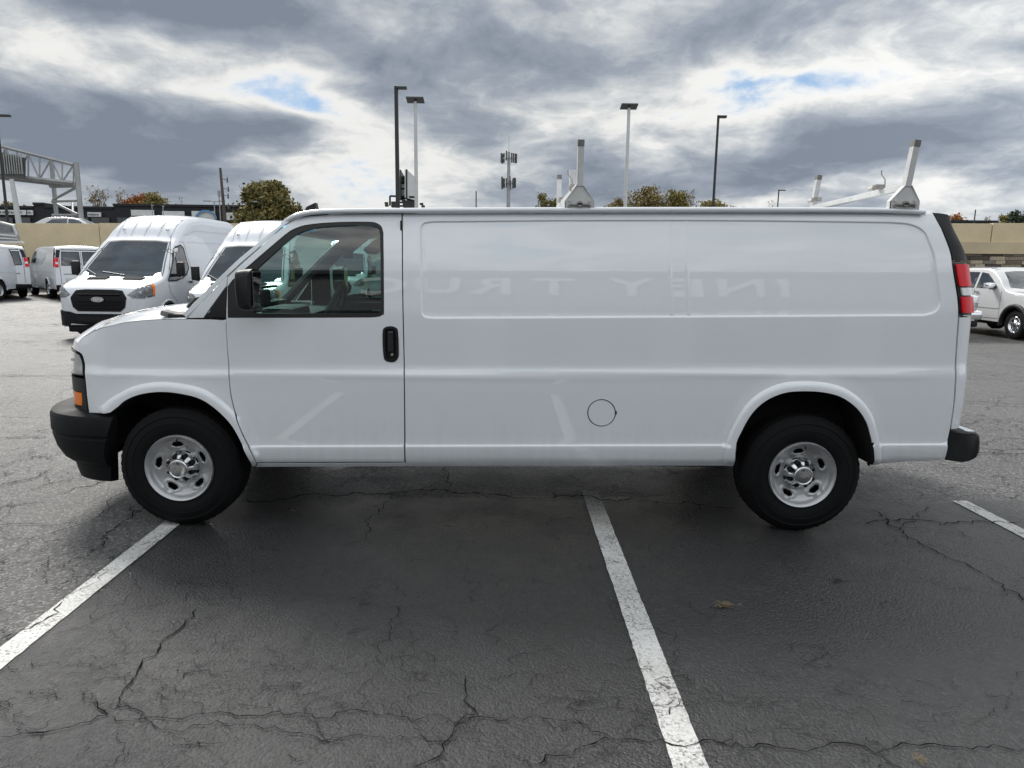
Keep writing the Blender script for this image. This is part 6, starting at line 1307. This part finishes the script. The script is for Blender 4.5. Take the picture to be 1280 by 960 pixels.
for nm, P, mt in (('cab_side', [(-12, 275), (0, 277), (15, 281), (20, 294), (22, 304), (-12, 304)], 'galvanised'), ('side_window', [(-9, 279), (0, 280.5), (12.5, 283.5), (16, 290.5), (-9, 289)], 'dark_glass'), ('frame_rail', [(-12, 275), (0, 277), (15, 281), (15.5, 282.3), (0, 278.6), (-12, 276.6)], 'rack_paint'), ('frame_rail', [(15, 281), (16.6, 281.5), (21.6, 293), (20, 294)], 'rack_paint'), ('slat', [(-12, 291), (20, 294), (20, 296), (-12, 293)], 'rack_paint'), ('slat', [(-12, 296), (21, 298), (21, 299.5), (-12, 298)], 'rack_paint'), ('slat', [(-12, 301), (26, 301), (30, 304), (-12, 304)], 'rack_paint')):
    dy = {'galvanised': 0, 'dark_glass': -.05}.get(mt, -.12); bm = bmesh.new(); P = [Vector(at(a, b, 33+dy)) for a, b in P]; prism(bm, P, (0, 0, 0), (0, .25 if mt == 'galvanised' else .06, 0)); bm_obj(nm, bm, mt, st, world=True)
bm = bmesh.new(); box(bm, (st.location[0]-1.9, 33.9, 1.1), (3.0, 1.7, 2.1)); bm_obj('cargo_box', bm, 'galvanised', st, world=True)
# ------------------------------------------------------------ dealer building behind the camera, seen mirrored in the van side
YB = -9.0
db = empty('dealer_building', (0, YB, 0), label='long grey dealership front behind the camera, mirrored in the van side', cat='building')
bm = bmesh.new(); box(bm, (3, -4, 2.85), (46, 8, 5.7)); bm_obj('wall', bm, 'facade_grey', db)
bm = bmesh.new(); box(bm, (3, .1, 5.6), (46.2, .4, .25)); bm_obj('cornice', bm, 'panel_dark', db)
for k in range(9): bm = bmesh.new(); box(bm, (-17+k*4.7, .03, 1.35), (3.6, .08, 2.3)); bm_obj('shop_window', bm, 'shop_glass', db)
for ch, x in zip('INEYTRUC', (6.95, 5.85, 4.55, 3.1, 1.15, -.35, -1.75, -3.1)):
    cu = bpy.data.curves.new('letter', 'FONT'); cu.body = ch; cu.size = 1.5; cu.extrude = .05; cu.offset = .03; cu.align_x = 'CENTER'; cu.materials.append(M['letter_white'])
    o = bpy.data.objects.new('letter', cu); COL.objects.link(o); o.parent = db; o.scale = (1.15, .95, 1); o.location = (x, .12, 4.25); o.rotation_euler = (R(90), 0, math.pi)

bpy.context.view_layer.update(); dg = bpy.context.evaluated_depsgraph_get(); done = {}
for o in [o for o in bpy.data.objects if o.type == 'FONT']:       # lettering becomes plain mesh
    k_ = o.data.name
    if k_ not in done: done[k_] = bpy.data.meshes.new_from_object(o.evaluated_get(dg)); done[k_].name = o.name.split('.')[0]
    n_ = bpy.data.objects.new(o.name, done[k_]); COL.objects.link(n_); n_.parent = o.parent; n_.location = o.location; n_.rotation_euler = o.rotation_euler; n_.scale = o.scale; nm = o.name; bpy.data.objects.remove(o); n_.name = nm
